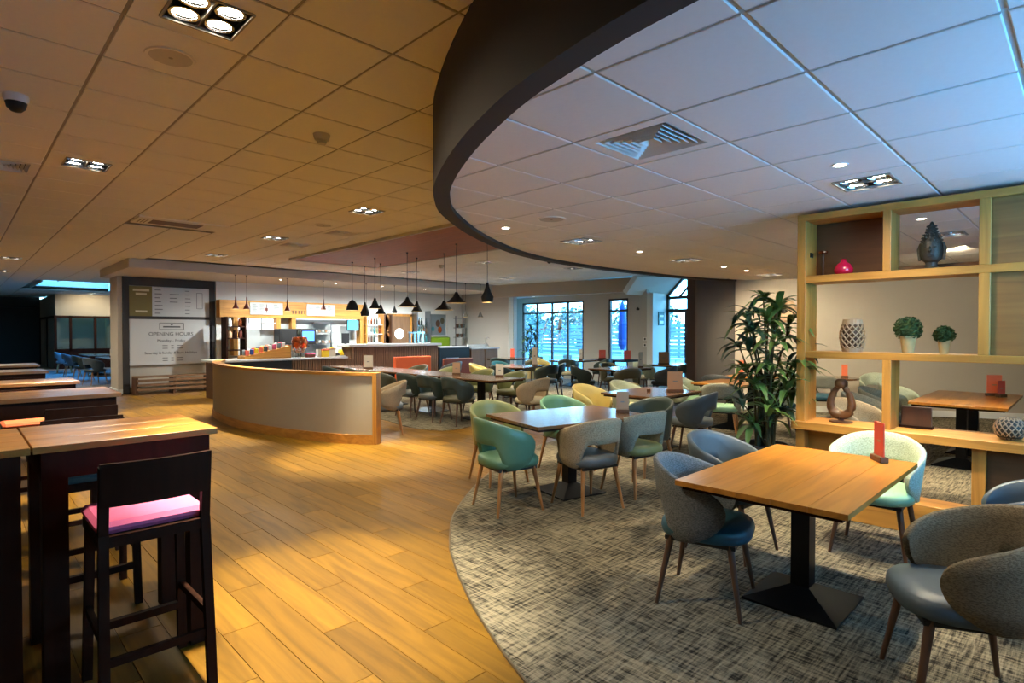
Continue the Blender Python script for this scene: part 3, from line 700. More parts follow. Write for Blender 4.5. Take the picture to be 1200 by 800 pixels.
boxthing('snack_box', (7.02, 14.2, CT), .2, .15, .2, 'yellow', 'yellow snack box with red label on the counter', 'box', lid='red_card')
boxthing('bread_basket', (7.22, 14.3, CT), .24, .2, .22, 'paper_light', 'cream paper bags basket on the counter', 'basket', lid='kraft_card')
boxthing('card_terminal', (7.4, 14.25, CT), .1, .14, .08, 'black', 'small black card terminal on the counter', 'terminal')
boxthing('flyer_stack', (7.45, 14.15, CT), .2, .14, .03, 'white', 'stack of white paper at the bar end of the counter', 'paper stack')
bn = thing('banana_bunch', 'bunch of yellow bananas on the counter beside the bar', 'bananas', (7.55, 14.4, CT))
for k in range(4): obj('banana', tb([(-.02+.03*k, -.1, .02), (-.02+.03*k, -.04, .1), (-.02+.035*k, .03, .15), (0.03, .08, .17)], [.012, .024, .022, .01], 7), 'yellow', bn, smooth=50)
bn = thing('lemon_jug', 'yellow jug standing on the counter beside the bananas', 'jug', (7.38, 14.55, CT)); obj('body', lat([(.06, 0), (.08, .08), (.07, .2), (.05, .24)], 14), 'yellow', bn, smooth=40); obj('handle', tb([(.07, 0, .18), (.12, 0, .16), (.12, 0, .08), (.075, 0, .06)], .01, 6), 'yellow', bn)
# coffee machines and tills behind
for k, (x, lab, scm) in enumerate(((6.95, 'black coffee machine with dark screen on the back counter', 'black'), (7.55, 'black coffee machine with blue lit screen on the back counter', 'screen_blue'))):
    t = thing('coffee_machine', lab, 'coffee machine', (x, 16.5, .9), 0, 'coffee machines'); obj('body', bx(-.26, .26, -.2, .2, .3, .75, bev=.02), 'black', t); obj('base', bx(-.25, .25, -.2, .2, 0, .06), 'steel', t); obj('column', bx(-.25, .25, .05, .2, .06, .3), 'steel', t); obj('screen', bx(-.18, .18, -.21, -.2, .4, .68), scm, t); obj('spout', bx(-.05, .05, -.16, -.06, .2, .3), 'chrome', t)
t = thing('till_screen', 'cyan lit till screen hanging at the right of the alcove', 'screen', (9.15, 16.55, 1.62)); obj('casing', bx(-.2, .2, 0, .05, -.02, .32), 'black', t); obj('display', bx(-.18, .18, -.01, 0, 0, .3), 'screen_cyan', t)
t = thing('till', 'small black till monitor on the back counter', 'till', (8.75, 16.3, .9)); obj('screen', bx(-.12, .12, -.02, .02, .3, .62), 'black', t); obj('stand', bx(-.03, .03, -.02, .02, 0, .3), 'black', t); obj('base', bx(-.1, .1, -.1, .1, 0, .02), 'black', t)
rk = thing('cup_rack', 'steel shelving rack with cups in the lit alcove', 'rack', (8.15, 16.65, .9)); obj('uprights', bars([((x, 0, 0), (x, 0, .95), .025, .025) for x in (-.3, .3)]), 'steel', rk)
for z in (.3, .62, .93): obj('rack_shelf', bx(-.32, .32, -.14, .14, z, z+.02), 'steel', rk)
cm = mesh(lat([(.025, 0), (.04, .08), (.036, .08), (.02, .01)], 10), 'cup', 40)
for k in range(10): item('paper_cup', cm, 'white' if k % 2 else 'kraft_card', (7.93+.11*(k % 5), 16.6, 1.22 if k < 5 else 1.54), ('white' if k % 2 else 'brown')+(' cup on the lower steel rack shelf' if k < 5 else ' cup on the upper steel rack shelf'), 'cup', 'cups on the steel rack')
# back bar bottle shelves
btl = mesh(lat([(.035, 0), (.037, .01), (.037, .16), (.014, .22), (.014, .29), (.001, .29)], 10), 'bottle', 40)
def bottle_shelf(x0, x1, zs, label, glow):
    t = thing('bottle_shelf', label, 'shelf', (x0, 16.7, 0)); W = x1-x0
    obj('back_panel', bx(0, W, .14, .18, 1.0, 2.3), 'shelf_glow' if glow else 'white', t); obj('side_posts', bars([((.02, 0, 1), (.02, 0, 2.3), .04, .3), ((W-.02, 0, 1), (W-.02, 0, 2.3), .04, .3)]), 'oak_z' if glow else 'steel', t)
    for z in zs: obj('shelf_board', bx(0, W, -.14, .16, z-.02, z), 'clear_glass' if not glow else 'white_gloss', t)
bottle_shelf(9.62, 10.28, (1.22, 1.5, 1.8), 'lit bottle shelf with oak sides left of the round window door', True)
bottle_shelf(11.62, 12.2, (1.22, 1.5, 1.8, 2.05), 'white bottle shelf right of the round window door', False)
bc = ['clear_glass', 'lea_dkgreen', 'copper', 'teal', 'white_gloss', 'leg_dark', 'lea_olive']
bcn = ['clear', 'dark green', 'copper', 'teal', 'white', 'brown', 'olive']
for x0, n, where in ((9.68, 6, 'lit oak bottle shelf'), (11.68, 5, 'white bottle shelf')):
    for r_, z in enumerate((1.22, 1.5, 1.8)):
        for k in range(n):
            c_ = (k*3+r_*2+n) % 7
            item('bottle', btl, bc[c_], (x0+.1*k, 16.66, z), f'{bcn[c_]} bottle on the {["lower", "middle", "upper"][r_]} board of the {where}', 'bottle', 'bottles behind the bar', s=.85)
wr = thing('wine_rack', 'dark wooden diamond wine rack beside the round window door', 'wine rack', (10.3, 16.7, 1.0)); obj('frame', bars([((.02, 0, 0), (.02, 0, 1.15), .04, .3), ((.3, 0, 0), (.3, 0, 1.15), .04, .3)]), 'leg_dark', wr); obj('back', bx(0, .32, .14, .16, 0, 1.15), 'dark_wood', wr)
obj('cross_slats', bars([((.04, 0, .05), (.28, 0, .5), .02, .28), ((.28, 0, .05), (.04, 0, .5), .02, .28), ((.04, 0, .6), (.28, 0, 1.1), .02, .28), ((.28, 0, .6), (.04, 0, 1.1), .02, .28)]), 'leg_wood', wr)
dd = struct('door_2', bx(10.7, 11.5, 16.82, 16.88, 0, 2.1), 'walnut_slat', label='brown door with a round white window behind the bar')
obj('frame', bars([((10.66, 16.84, 0), (10.66, 16.84, 2.16), .08, .08), ((11.54, 16.84, 0), (11.54, 16.84, 2.16), .08, .08), ((10.62, 16.84, 2.14), (11.58, 16.84, 2.14), .08, .08)]), 'oak_z', dd)
pw = obj('round_window', lat([(.001, 0), (.18, 0), (.18, .02), (.001, .02)], 24), 'panel_glow', dd); pw.rotation_euler = (R(90), 0, 0); pw.location = (11.05, 16.81, 1.5)
for k in range(2):
    t = thing('beer_tap', ['chrome beer tap nearer the oak bottle shelf', 'chrome beer tap nearer the round window'][k], 'beer tap', (9.85+.3*k, 14.3, 1.22), 0, 'beer taps on the bar'); obj('column', bars([((-.08, 0, 0), (-.08, 0, .3), .05, .05), ((.08, 0, 0), (.08, 0, .3), .05, .05)]), 'chrome', t); obj('head', bars([((-.14, 0, .32), (.14, 0, .32), .06, .05)]), 'chrome', t); obj('handle', bars([((0, -.03, .33), (0, -.08, .42), .02, .02)]), 'black', t)
pf = thing('feather_picture', 'pale blue picture of round painted shells above the green splashback', 'picture', (12.38, 16.85, 1.42)); obj('board', bx(0, .75, .0, .03, 0, .8), 'lea_bluegrey', pf); obj('frame', bars([((0, -.005, 0), (0, -.005, .8), .03, .03), ((.75, -.005, 0), (.75, -.005, .8), .03, .03), ((0, -.005, 0), (.75, -.005, 0), .03, .03), ((0, -.005, .8), (.75, -.005, .8), .03, .03)]), 'white', pf)
for x, z, s, m_ in ((.14, .25, .07, 'teal'), (.36, .45, .1, 'leg_dark'), (.56, .55, .09, 'lea_dkolive'), (.45, .22, .09, 'copper')):
    o = obj('painted_shell', lat([(.001, 0), (s, .001), (s, .006), (s*.6, .012), (.001, .012)], 14, sy=1.3), m_, pf); o.rotation_euler = (R(90), 0, 0); o.location = (x, -.005, z)
tag(obj('splashback', bx(12.2, 13.3, 16.86, 16.89, 1.0, 1.36), 'green_splash'), 'bright green splashback below the picture', 'splashback')
# glassware rack right of picture
gs = thing('glass_rack', 'tall rack of glassware against the diagonal wall', 'rack', (13.5, 16.5, 1.0)); obj('uprights', bars([((x, 0, .05), (x, 0, 1.15), .03, .03) for x in (-.2, .2)]), 'steel', gs); obj('base', bx(-.24, .24, -.15, .15, 0, .06), 'steel', gs)
for z in (.35, .7, 1.05): obj('rack_shelf', bx(-.22, .22, -.12, .12, z, z+.02), 'steel', gs)
for k in range(8): item('glass', cm, 'clear_glass' if k % 2 else 'leg_dark', (13.35+.1*(k % 4), 16.47, 1.37 if k < 4 else 1.72), ('clear' if k % 2 else 'dark')+(' glass on the lower glassware rack board' if k < 4 else ' glass on the middle glassware rack board'), 'glass', 'glasses on the rack', s=1.6)
tag(obj('rack_counter', bx(12.15, 13.78, 16.3, 16.86, 0, 1.0), 'steel'), 'steel back counter under the glassware rack', 'counter')

# ================================================================== SHELVING DIVIDER (front face x = 5.23)
dv = thing('shelving_divider', 'oak open shelving divider between the dining areas', 'shelving', (5.23, 1.8, 0))
DP = .29
def dvb(name, y0, y1, z0, z1, m='oak', x0=0, x1=DP): return obj(name, bx(x0, x1, y0, y1, z0, z1, bev=.003), m, dv)
# local y = v-1.8, runs to -2.4
dvb('top_board', -2.4, 0, 2.50, 2.555); dvb('shelf_board', -2.4, -.07, 1.97, 2.03); dvb('shelf_board', -2.4, -.07, 1.33, 1.385); dvb('wide_plank', -2.4, .02, .72, .785, x0=-.06, x1=.34)
dvb('post', -.07, 0, 0.01, 2.5, 'oak_z'); dvb('post', -.69, -.635, 2.03, 2.5, 'oak_z'); dvb('post', -.70, -.64, .785, 1.33, 'oak_z')
dvb('post', -1.29, -1.225, 1.385, 1.97, 'oak_z'); dvb('post', -1.29, -1.225, 2.03, 2.5, 'oak_z'); dvb('post', -1.28, -1.2, .01, .72, 'oak_z')
dvb('plinth', -2.4, 0, 0.01, .24, x1=.26); dvb('back_panel', -.635, -.07, 2.03, 2.5, 'brown_panel', x0=.27, x1=.285)
dvb('side_panel', -2.4, -1.29, 2.03, 2.5, 'oak_dark', x0=.04, x1=.08); dvb('side_panel', -2.4, -1.29, 1.385, 1.97, 'oak_dark', x0=.04, x1=.08)
dvb('end_panel', -2.4, -1.28, .24, .72, 'brown_panel', x0=.05, x1=.08); dvb('low_panel', -.62, -.07, .24, .72, 'oak', x0=.1, x1=.13)
dvb('back_rail', -1.225, -.69, 2.03, 2.08, 'brown_panel', x0=.25, x1=.29)
obj('hinge_plate', bx(.1, .17, -.0765, -.07, 2.2, 2.24), 'black', dv)
def on(u_, v_): return (u_, v_)
v = thing('vase', 'round magenta glass vase in the upper left shelf box', 'vase', (5.38, 1.48, 2.03)); obj('body', lat([(.04, 0), (.07, .02), (.075, .05), (.055, .09), (.022, .115), (.018, .13), (.001, .13)], 24), 'magenta', v, smooth=60); obj('lip', lat([(.018, .128), (.024, .133), (.018, .137)], 16), 'magenta', v)
cs = thing('candlestick', 'tall thin dark candlestick in the upper left shelf box', 'candlestick', (5.45, 1.66, 2.03)); obj('stem', lat([(.035, 0), (.035, .008), (.008, .02), (.007, .2), (.008, .21)], 12), 'leg_dark', cs); obj('dish', lat([(.01, .2), (.035, .21), (.038, .225), (.02, .225)], 16), 'copper', cs)
bd = thing('buddha_head', 'dark bronze head statue with pointed crown on the upper shelf', 'statue', (5.38, .875, 2.03))
obj('head', lat([(.04, .055), (.062, .075), (.07, .12), (.072, .17), (.066, .215), (.052, .25), (.036, .27), (.033, .28), (.03, .3), (.02, .335), (.008, .365), (.001, .37)], 24), 'bronze', bd, smooth=60)
obj('plinth', lat([(.05, 0), (.052, .012), (.04, .02), (.038, .045), (.042, .06)], 20), 'bronze', bd, smooth=40)
for s in (-1, 1): obj('ear', tb([(.0, s*.072, .2), (.005, s*.082, .16), (.0, s*.078, .11), (0, s*.072, .075)], [.008, .013, .011, .013], 8), 'bronze', bd, smooth=60)
obj('nose', tb([(-.068, 0, .17), (-.082, 0, .135), (-.072, 0, .125)], [.006, .012, .006], 7), 'bronze', bd, smooth=60)
obj('mouth', tb([(-.066, -.02, .105), (-.075, 0, .1), (-.066, .02, .105)], [.004, .007, .004], 7), 'bronze', bd, smooth=60)
for s in (-1, 1): obj('eyelid', tb([(-.064, s*.012, .165), (-.068, s*.026, .162), (-.058, s*.04, .167)], [.003, .006, .003], 7), 'bronze', bd, smooth=60)
bm = bm_new()
for r_ in range(7):
    z = .2+.022*r_; rr = [.072, .067, .06, .05, .038, .033, .028][r_]
    for k in range(16-r_):
        a_ = 2*PI*(k+.5*(r_ % 2))/(16-r_)
        if math.cos(a_) < -.75 and r_ == 0: continue
        bmesh.ops.create_icosphere(bm, subdivisions=1, radius=.008, matrix=Matrix.Translation((rr*math.cos(a_), rr*math.sin(a_), z)))
o = obj('hair_curls', bm, 'bronze', bd); o['kind'] = 'stuff'
lt = thing('lattice_lantern', 'cream ceramic lantern with cut out lattice on the middle shelf', 'lantern', (5.38, 1.41, 1.385))
obj('liner', lat([(.055, .0), (.078, .05), (.08, .19), (.06, .245), (.06, .265)], 20), 'brown_panel', lt, smooth=40)
def prof(z): return .068+.024*math.sin(PI*min(max((z-.0)/.26, 0), 1))
bm = bm_new()
for dirn in (1, -1):
    for k in range(12):
        pts = []
        for q in range(9):
            z = .03+.2*q/8; a_ = 2*PI*k/12+dirn*q/8*PI*.62; r_ = prof(z); pts.append((r_*math.cos(a_), r_*math.sin(a_), z))
        tube(bm, pts, .0055, 5)
o = obj('lattice', bm, 'ceramic_lattice', lt, smooth=60); o['kind'] = 'stuff'
obj('base_ring', lat([(.05, 0), (.074, .0), (.078, .035), (.06, .035)], 20), 'ceramic_lattice', lt); obj('top_ring', lat([(.055, .23), (.078, .23), (.07, .272), (.055, .272)], 20), 'ceramic_lattice', lt)
def leaf_quad(bm, c, n, s):
    n = n.normalized(); u = n.cross(Vector((.3, .5, .8))).normalized(); w_ = n.cross(u)
    p = [c+u*s, c+w_*s*.5+n*s*.3, c-u*s, c-w_*s*.5+n*s*.3]; bm.faces.new([bm.verts.new(q) for q in p])
def topiary(v_, hgt, r_, label):
    t = thing('topiary_plant', label, 'plant', (5.38, v_, 1.385), 0, 'small topiary plants'); k = hgt
    obj('pot', lat([(.036*k/.13, 0), (.052*k/.13, k*.9), (.058*k/.13, k*.9), (.058*k/.13, k), (.05*k/.13, k), (.048*k/.13, k*.93), (.001, k*.93)], 20), 'terracotta', t, smooth=40)
    bm = bm_new(); c = Vector((0, 0, k+r_*.62)); rd = random.Random(int(v_*100))
    bmesh.ops.create_icosphere(bm, subdivisions=2, radius=r_*.85, matrix=Matrix.Translation(c))
    for _ in range(420):
        a_ = rd.uniform(0, 2*PI); z = rd.uniform(-.75, 1); q = math.sqrt(1-z*z); n = Vector((q*math.cos(a_), q*math.sin(a_), z))
        leaf_quad(bm, c+n*r_*rd.uniform(.85, 1.1), n+Vector((rd.uniform(-1, 1), rd.uniform(-1, 1), rd.uniform(-1, 1))), .016)
    o = obj('foliage', bm, 'topiary', t); o['kind'] = 'stuff'
topiary(1.02, .135, .088, 'larger clipped topiary ball in a pale pot on the middle shelf'); topiary(.79, .105, .062, 'smaller clipped topiary ball in a pale pot on the middle shelf')
wd = thing('wood_sculpture', 'teardrop shaped carved wooden ring sculpture on the wide plank', 'sculpture', (5.38, 1.49, .785))
pts = []; rad = []
for k in range(25):
    a_ = 2*PI*k/24; pts.append((0, .078*math.sin(a_)*(1+.28*math.cos(a_)), .185-.125*math.cos(a_))); rad.append(.03+.009*math.cos(a_))
obj('ring', tb(pts, rad, 10), 'brown_panel', wd, smooth=60); obj('foot', lat([(.075, 0), (.075, .012), (.02, .018), (.012, .05), (.02, .07)], 18, sy=1.2), 'leg_dark', wd, smooth=40); obj('knot', lat([(.03, .29), (.05, .31), (.05, .345), (.03, .37), (.001, .37)], 14), 'brown_panel', wd, smooth=50)
cb_ = thing('carved_ball', 'round carved grey decorative ball at the right end of the plank', 'ornament', (5.36, .405, .785))
obj('ball', lat([(.03, 0.0), (.07, .02), (.088, .06), (.088, .1), (.068, .14), (.03, .16), (.001, .162)], 20), 'bronze', cb_, smooth=60)
bm = bm_new()
for k in range(15):
    for s in (1, -1):
        tube(bm, [(.09*math.cos(2*PI*k/15+s*q*.3)*math.sin(.35+q*.4), .09*math.sin(2*PI*k/15+s*q*.3)*math.sin(.35+q*.4), .08-.085*math.cos(.35+q*.4)) for q in range(7)], .0045, 5)
o = obj('carving', bm, 'ceramic_lattice', cb_); o['kind'] = 'stuff'
bb = thing('brown_menu_block', 'brown wooden menu block on the wide plank', 'menu block', (5.5, .98, .785)); obj('block', bx(-.02, .02, -.1, .1, 0, .17, bev=.004), 'leg_dark', bb); obj('foot', bx(-.04, .04, -.11, .11, 0, .02), 'dark_wood', bb)
dk = thing('wall_plate', 'round carved disc hung on the beige wall', 'wall decor', (11.62, 4.25, 1.98)); pz = obj('disc', lat([(.001, 0), (.2, .0), (.24, .02), (.2, .05), (.001, .03)], 24), 'ceramic_lattice', dk); pz.rotation_euler = (R(90), 0, R(-62)); pz2 = obj('boss', lat([(.001, 0), (.08, .03), (.05, .07), (.001, .08)], 16), 'bronze', dk); pz2.rotation_euler = (R(90), 0, R(-62))

# ================================================================== DINING CHAIRS
def smooth01(t): t = min(max(t, 0), 1); return t*t*(3-2*t)
def shell_mesh():
    bm = bm_new(); PH = 126; th = .034
    A_ = [0, 10, 20, 30, 38, 44, 50, 56, 62, 70, 80, 88, 95, 102, 108, 113, 117, 120.5, 123.2, 125, 125.8]
    rings = []
    for ph in [-q for q in A_[:0:-1]]+A_:
        a = abs(ph)
        top = .80-.13*smooth01(a/PH)**1.2
        bot = .60 if a < 36 else .60-.215*smooth01((a-36)/24)
        if a > 70: bot += .03*smooth01((a-70)/40)
        if a > 88:
            q = math.sqrt(max(1-((a-88)/(PH-88))**2, .002)); mid = bot+(top-bot)*.56; bot = mid-(mid-bot)*q; top = mid+(top-mid)*q
        bot = min(bot, top-.012)
        s, c = math.sin(R(ph)), -math.cos(R(ph))
        zs = [bot+(top-bot)*q/4 for q in range(5)]
        mm = lambda z: .92+.17*(z-.4)/.4
        ring = []
        for z in zs: ring.append((.278*mm(z)*s, .272*mm(z)*c, z))
        ring.append(((.278*mm(top)-th/2)*s, (.272*mm(top)-th/2)*c, top+.012))
        for z in zs[::-1]: ring.append(((.278*mm(z)-th)*s, (.272*mm(z)-th)*c, z))
        ring.append(((.278*mm(bot)-th/2)*s, (.272*mm(bot)-th/2)*c, bot-.01))
        rings.append([bm.verts.new(p) for p in ring])
    n = len(rings[0])
    for a, b in zip(rings, rings[1:]):
        for k in range(n): bm.faces.new((a[k], a[(k+1) % n], b[(k+1) % n], b[k]))
    bm.faces.new(rings[0]); bm.faces.new(rings[-1][::-1])
    return mesh(bm, 'backrest', 75)
def seat_mesh():
    bm = bm_new(); seg = 28
    prof_ = [(.86, .385), (.97, .395), (1.0, .425), (.985, .452), (.92, .47), (.6, .479), (0, .482)]
    rings = []
    for r_, z in prof_:
        if r_ == 0: rings.append([bm.verts.new((0, .015, z))]); continue
        ring = []
        for k in range(seg):
            a = 2*PI*k/seg; c, s = math.cos(a), math.sin(a); e_ = 2/2.8
            ring.append(bm.verts.new((.245*r_*math.copysign(abs(c)**e_, c), .015+.25*r_*math.copysign(abs(s)**e_, s), z)))
        rings.append(ring)
    for a, b in zip(rings, rings[1:]):
        for k in range(seg):
            if len(b) == 1: bm.faces.new((a[k], a[(k+1) % seg], b[0]))
            else: bm.faces.new((a[k], a[(k+1) % seg], b[(k+1) % seg], b[k]))
    bm.faces.new(rings[0][::-1]); return mesh(bm, 'seat', 60)
SHELL, SEAT = shell_mesh(), seat_mesh()
LEGM = [mesh(tb([(sx*.17, sy*.16+.01, .385), (sx*.225, sy*.225+.01, 0)], [.021, .011], 8), 'leg', 60) for sx in (-1, 1) for sy in (-1, 1)]
FRAME = mesh(bx(-.19, .19, -.18, .2, .365, .387), 'seat_frame'); FRAME.materials.append(M['black'])
_mv = {}
def mvar(me, m):
    if (me.name, m) not in _mv:
        c = me.copy(); c.materials.clear(); c.materials.append(M[m]); _mv[(me.name, m)] = c
    return _mv[(me.name, m)]
def chair(x, y, rz, shell, seat, label, group, leg='leg_wood', z=.008):
    t = thing('dining_chair', label, 'chair', (x, y, z), R(rz), group)
    obj('backrest', mvar(SHELL, shell), None, t); obj('seat', mvar(SEAT, seat), None, t); obj('seat_frame', FRAME, None, t)
    for l in LEGM: obj('leg', mvar(l, leg), None, t)
    return t
# facing: 0 = +y, 180 = -y, -90 = +x, 90 = -x
G1, G2, G3, G4 = 'chairs at the near oak table', 'chairs at the near walnut table', 'chairs at the long dining table', 'chairs at the far tables'
chair(3.12, 1.57, 194, 'fab_grey', 'lea_teal', 'grey woven tub chair with teal seat left of the near oak table', G1, 'leg_dark')
chair(3.95, 1.80, 176, 'lea_slate', 'lea_slate', 'slate blue leather tub chair behind the near oak table', G1, 'leg_dark')
chair(4.62, 1.06, 92, 'fab_sage', 'lea_mint', 'pale sage woven tub chair with mint seat by the shelving plank', G1, 'leg_dark')
chair(3.03, .37, 27, 'fab_brown', 'lea_slate', 'brown woven tub chair with slate seat in the right foreground', G1, 'leg_dark')
chair(4.0, .26, 5, 'lea_slate', 'lea_slate', 'slate leather tub chair cut by the right picture edge', G1, 'leg_dark')
A2 = -13.7
chair(3.47, 3.60, -90+A2, 'lea_green', 'lea_green', 'green leather tub chair with pale legs at the walnut table end', G2)
chair(4.02, 3.13, A2, 'fab_taupe', 'lea_grey', 'taupe woven tub chair with grey seat on the near side of the walnut table', G2)
chair(4.72, 3.10, A2+4, 'fab_stone', 'lea_olive', 'stone woven tub chair with olive seat beside the taupe one', G2)
chair(4.05, 4.33, 180+A2, 'lea_olive', 'lea_olive', 'olive leather tub chair on the far side of the walnut table', G2)
chair(4.92, 4.14, 180+A2, 'lea_green', 'lea_green', 'light green tub chair on the far side of the walnut table', G2)
chair(5.47, 3.45, 90+A2, 'lea_dkgreen', 'lea_dkgreen', 'grey green tub chair at the right end of the walnut table', G2)
# table 3
chair(6.62, 3.50, 12, 'lea_slate', 'lea_grey', 'dark slate tub chair in front of the small table with two menus', G4, 'leg_dark')
chair(6.35, 4.85, 180, 'lea_yellow', 'lea_yellow', 'yellow tub chair behind the walnut table', G4)
chair(7.25, 4.86, 180, 'fab_sage', 'lea_cream', 'pale tub chair behind the menu on the small table', G4)
# table 4
chair(8.1, 3.82, -70, 'fab_stone', 'lea_mint', 'grey woven tub chair with mint seat left of the plant', G4, 'leg_wood')
chair(8.75, 4.75, 185, 'fab_sage', 'lea_mint', 'pale grey tub chair at the far left of the oak table by the pier', G4)
chair(9.0, 3.35, 10, 'fab_sage', 'lea_teal', 'pale tub chair with teal seat half hidden by the plant', G4, 'leg_dark')
chair(9.68, 4.62, -80, 'fab_grey', 'lea_grey', 'grey tub chair in front of the dark pier', G4, 'leg_dark')
# long table (x 6.3..7.1, y 6.9..12.9)
lc = [(6.06, 7.45, 'lea_dkgreen', 'lea_dkolive', 'dark green tub chair nearest on the long table'), (6.04, 8.12, 'lea_dkgreen', 'lea_grey', 'second dark tub chair along the long table'), (6.05, 8.78, 'lea_dkgreen', 'lea_grey', 'third dark tub chair along the long table'),
      (6.05, 9.75, 'lea_dkolive', 'lea_olive', 'brown olive tub chair halfway along the long table'), (6.05, 10.7, 'lea_dkolive', 'lea_olive', 'brown olive tub chair near the curved partition'), (6.05, 11.7, 'lea_dkgreen', 'lea_grey', 'dark tub chair behind the curved partition')]
for x, y, a, b, l in lc: chair(x, y, -90+random.uniform(-5, 5), a, b, l, G3, 'leg_dark')
chair(6.8, 6.45, 8, 'fab_taupe', 'lea_cream', 'taupe tub chair at the near end of the long table', G3, 'leg_dark')
for k, (y, a, l) in enumerate(((7.6, 'lea_olive', 'olive tub chair on the far side of the long table, nearest'), (8.5, 'lea_olive', 'olive tub chair on the far side of the long table, second'), (9.6, 'lea_olive', 'olive tub chair on the far side of the long table, third'), (10.7, 'lea_dkolive', 'dark olive tub chair on the far side of the long table, fourth'))):
    chair(7.45, y, 90, a, a, l, G3, 'leg_dark')
chair(4.75, 7.55, 60, 'fab_taupe', 'lea_bluegrey', 'taupe chair half hidden behind the partition end post', G3, z=.002)
# far tables
def far_set(cx, cy, lst):
    for dx, dy, rz, a, b, l in lst: chair(cx+dx, cy+dy, rz, a, b, l, G4, 'leg_dark')
far_set(9.6, 9.6, [(-.75, -.3, -90, 'lea_dkgreen', 'lea_dkgreen', 'dark teal tub chair left of the table behind the long table'), (.2, -.75, 0, 'lea_dkgreen', 'lea_slate', 'dark teal tub chair in front of the table behind the long table'), (.75, -.5, 40, 'lea_dkgreen', 'lea_slate', 'dark teal tub chair right of the table behind the long table'), (-.6, .6, -140, 'lea_yellow', 'lea_yellow', 'yellow cream tub chair behind the long table'), (.3, .8, 180, 'teal', 'teal', 'bright teal tub chair behind the long table')])
far_set(10.7, 7.4, [(-.65, -.6, -30, 'lea_dkolive', 'lea_yellow', 'dark olive tub chair at the table under the curved fascia edge'), (.55, -.75, 15, 'lea_grey', 'lea_grey', 'grey tub chair at the table under the curved fascia edge'), (-.6, .6, -130, 'lea_dkgreen', 'lea_dkgreen', 'dark green tub chair behind the table near the fascia edge'), (.6, .7, 160, 'lea_dkolive', 'lea_dkolive', 'brown tub chair behind the table near the fascia edge')])
far_set(12.8, 10.5, [(-.7, -.4, -60, 'lea_dkgreen', 'lea_cream', 'dark tub chair with cream seat before the wide window'), (.3, -.8, 10, 'lea_dkgreen', 'lea_dkgreen', 'dark tub chair before the narrow window'), (-.5, .7, -150, 'lea_yellow', 'lea_yellow', 'cream tub chair before the wide window')])
far_set(13.0, 7.3, [(-.6, -.55, -35, 'lea_dkgreen', 'lea_bluegrey', 'dark teal tub chair beside the grey pier'), (-.7, .5, -110, 'fab_sage', 'lea_cream', 'pale tub chair near the entrance door')])
far_set(12.2, 12.6, [(-.7, -.4, -70, 'lea_dkgreen', 'lea_dkgreen', 'dark green tub chair beside the potted window plant'), (.4, -.7, 10, 'lea_dkolive', 'lea_dkolive', 'brown tub chair below the wide window')])
# behind the divider
far_set(8.8, 1.05, [(.9, .85, 172, 'fab_sage', 'lea_teal', 'sage tub chair at the far corner of the table behind the divider'), (0, .88, 178, 'fab_stone', 'lea_grey', 'stone tub chair in the middle behind the divider'), (-.85, .85, 182, 'fab_stone', 'lea_grey', 'stone tub chair nearest the divider post'), (-.9, -.7, 5, 'lea_dkolive', 'lea_dkolive', 'dark tub chair under the divider plank')])
chair(11.66, 2.64, 110, 'fab_sage', 'lea_grey', 'pale tub chair right of the round table by the wall', G4, 'leg_dark')
chair(10.7, 3.3, -70, 'fab_stone', 'lea_teal', 'tub chair with teal seat left of the round table', G4, 'leg_dark')
chair(7.0, 1.75, 160, 'fab_taupe', 'lea_bluegrey', 'taupe tub chair behind the teardrop sculpture', G4, 'leg_dark')
# far left group
for k, (y, a) in enumerate(((27.0, 'lea_bluegrey'), (25.0, 'lea_slate'), (22.7, 'lea_dkgreen'), (20.6, 'lea_slate'))):
    chair(3.0, y, -90+10*(k-1), a, a, ['pale grey chair farthest along the blue lit far left table', 'slate chair second along the blue lit far left table', 'dark green chair third along the blue lit far left table', 'slate chair nearest on the blue lit far left table'][k], 'chairs under the skylight', 'leg_wood')
chair(4.6, 24.2, 90, 'lea_slate', 'lea_slate', 'slate chair on the far side of the far left table', 'chairs under the skylight')

# ================================================================== TABLES
def dining_table(x, y, L, W, rz, m, label, boards=1, peds=1, z=.008, group='dining tables'):
    t = thing('dining_table', label, 'table', (x, y, z), R(rz), group)
    tz = .742
    if boards > 1:
        for k in range(boards):
            y0 = -W/2+W*k/boards
            obj('board', bx(-L/2, L/2, y0+.0004, y0+W/boards-.0004, tz-.028, tz, bev=.0008), m, t)
    else: obj('tabletop', bx(-L/2, L/2, -W/2, W/2, tz-.028, tz, bev=.004), m, t)
    obj('underframe', bx(-L/2+.03, L/2-.03, -W/2+.03, W/2-.03, tz-.05, tz-.0285), 'dark_wood', t)
    for k in range(peds):
        px = 0 if peds == 1 else -L/2+L*(k+.5)/peds
        obj('post', bx(px-.05, px+.05, -.05, .05, .05, tz-.05), 'black_metal', t)
        bm = bm_new(); s = .25; q = [bm.verts.new((px+a, b, 0)) for a, b in ((-s, -s), (s, -s), (s, s), (-s, s))]; q2 = [bm.verts.new((px+a, b, .012)) for a, b in ((-s, -s), (s, -s), (s, s), (-s, s))]; ap = bm.verts.new((px, 0, .11))
        bm.faces.new(q[::-1])
        for i in range(4): bm.faces.new((q[i], q[(i+1) % 4], q2[(i+1) % 4], q2[i])); bm.faces.new((q2[i], q2[(i+1) % 4], ap))
        obj('base', bm, 'black_metal', t)
    return t
dining_table(3.5, 1.16, 1.42, .84, 0, 'table_oak', 'oak plank dining table in the right foreground', boards=5)
dining_table(4.27, 3.55, 1.34, .92, A2, 'table_walnut', 'walnut dining table between the green and taupe chairs', boards=5)
dining_table(6.72, 4.15, 1.15, .85, 0, 'table_walnut', 'small walnut table carrying two menu cards')
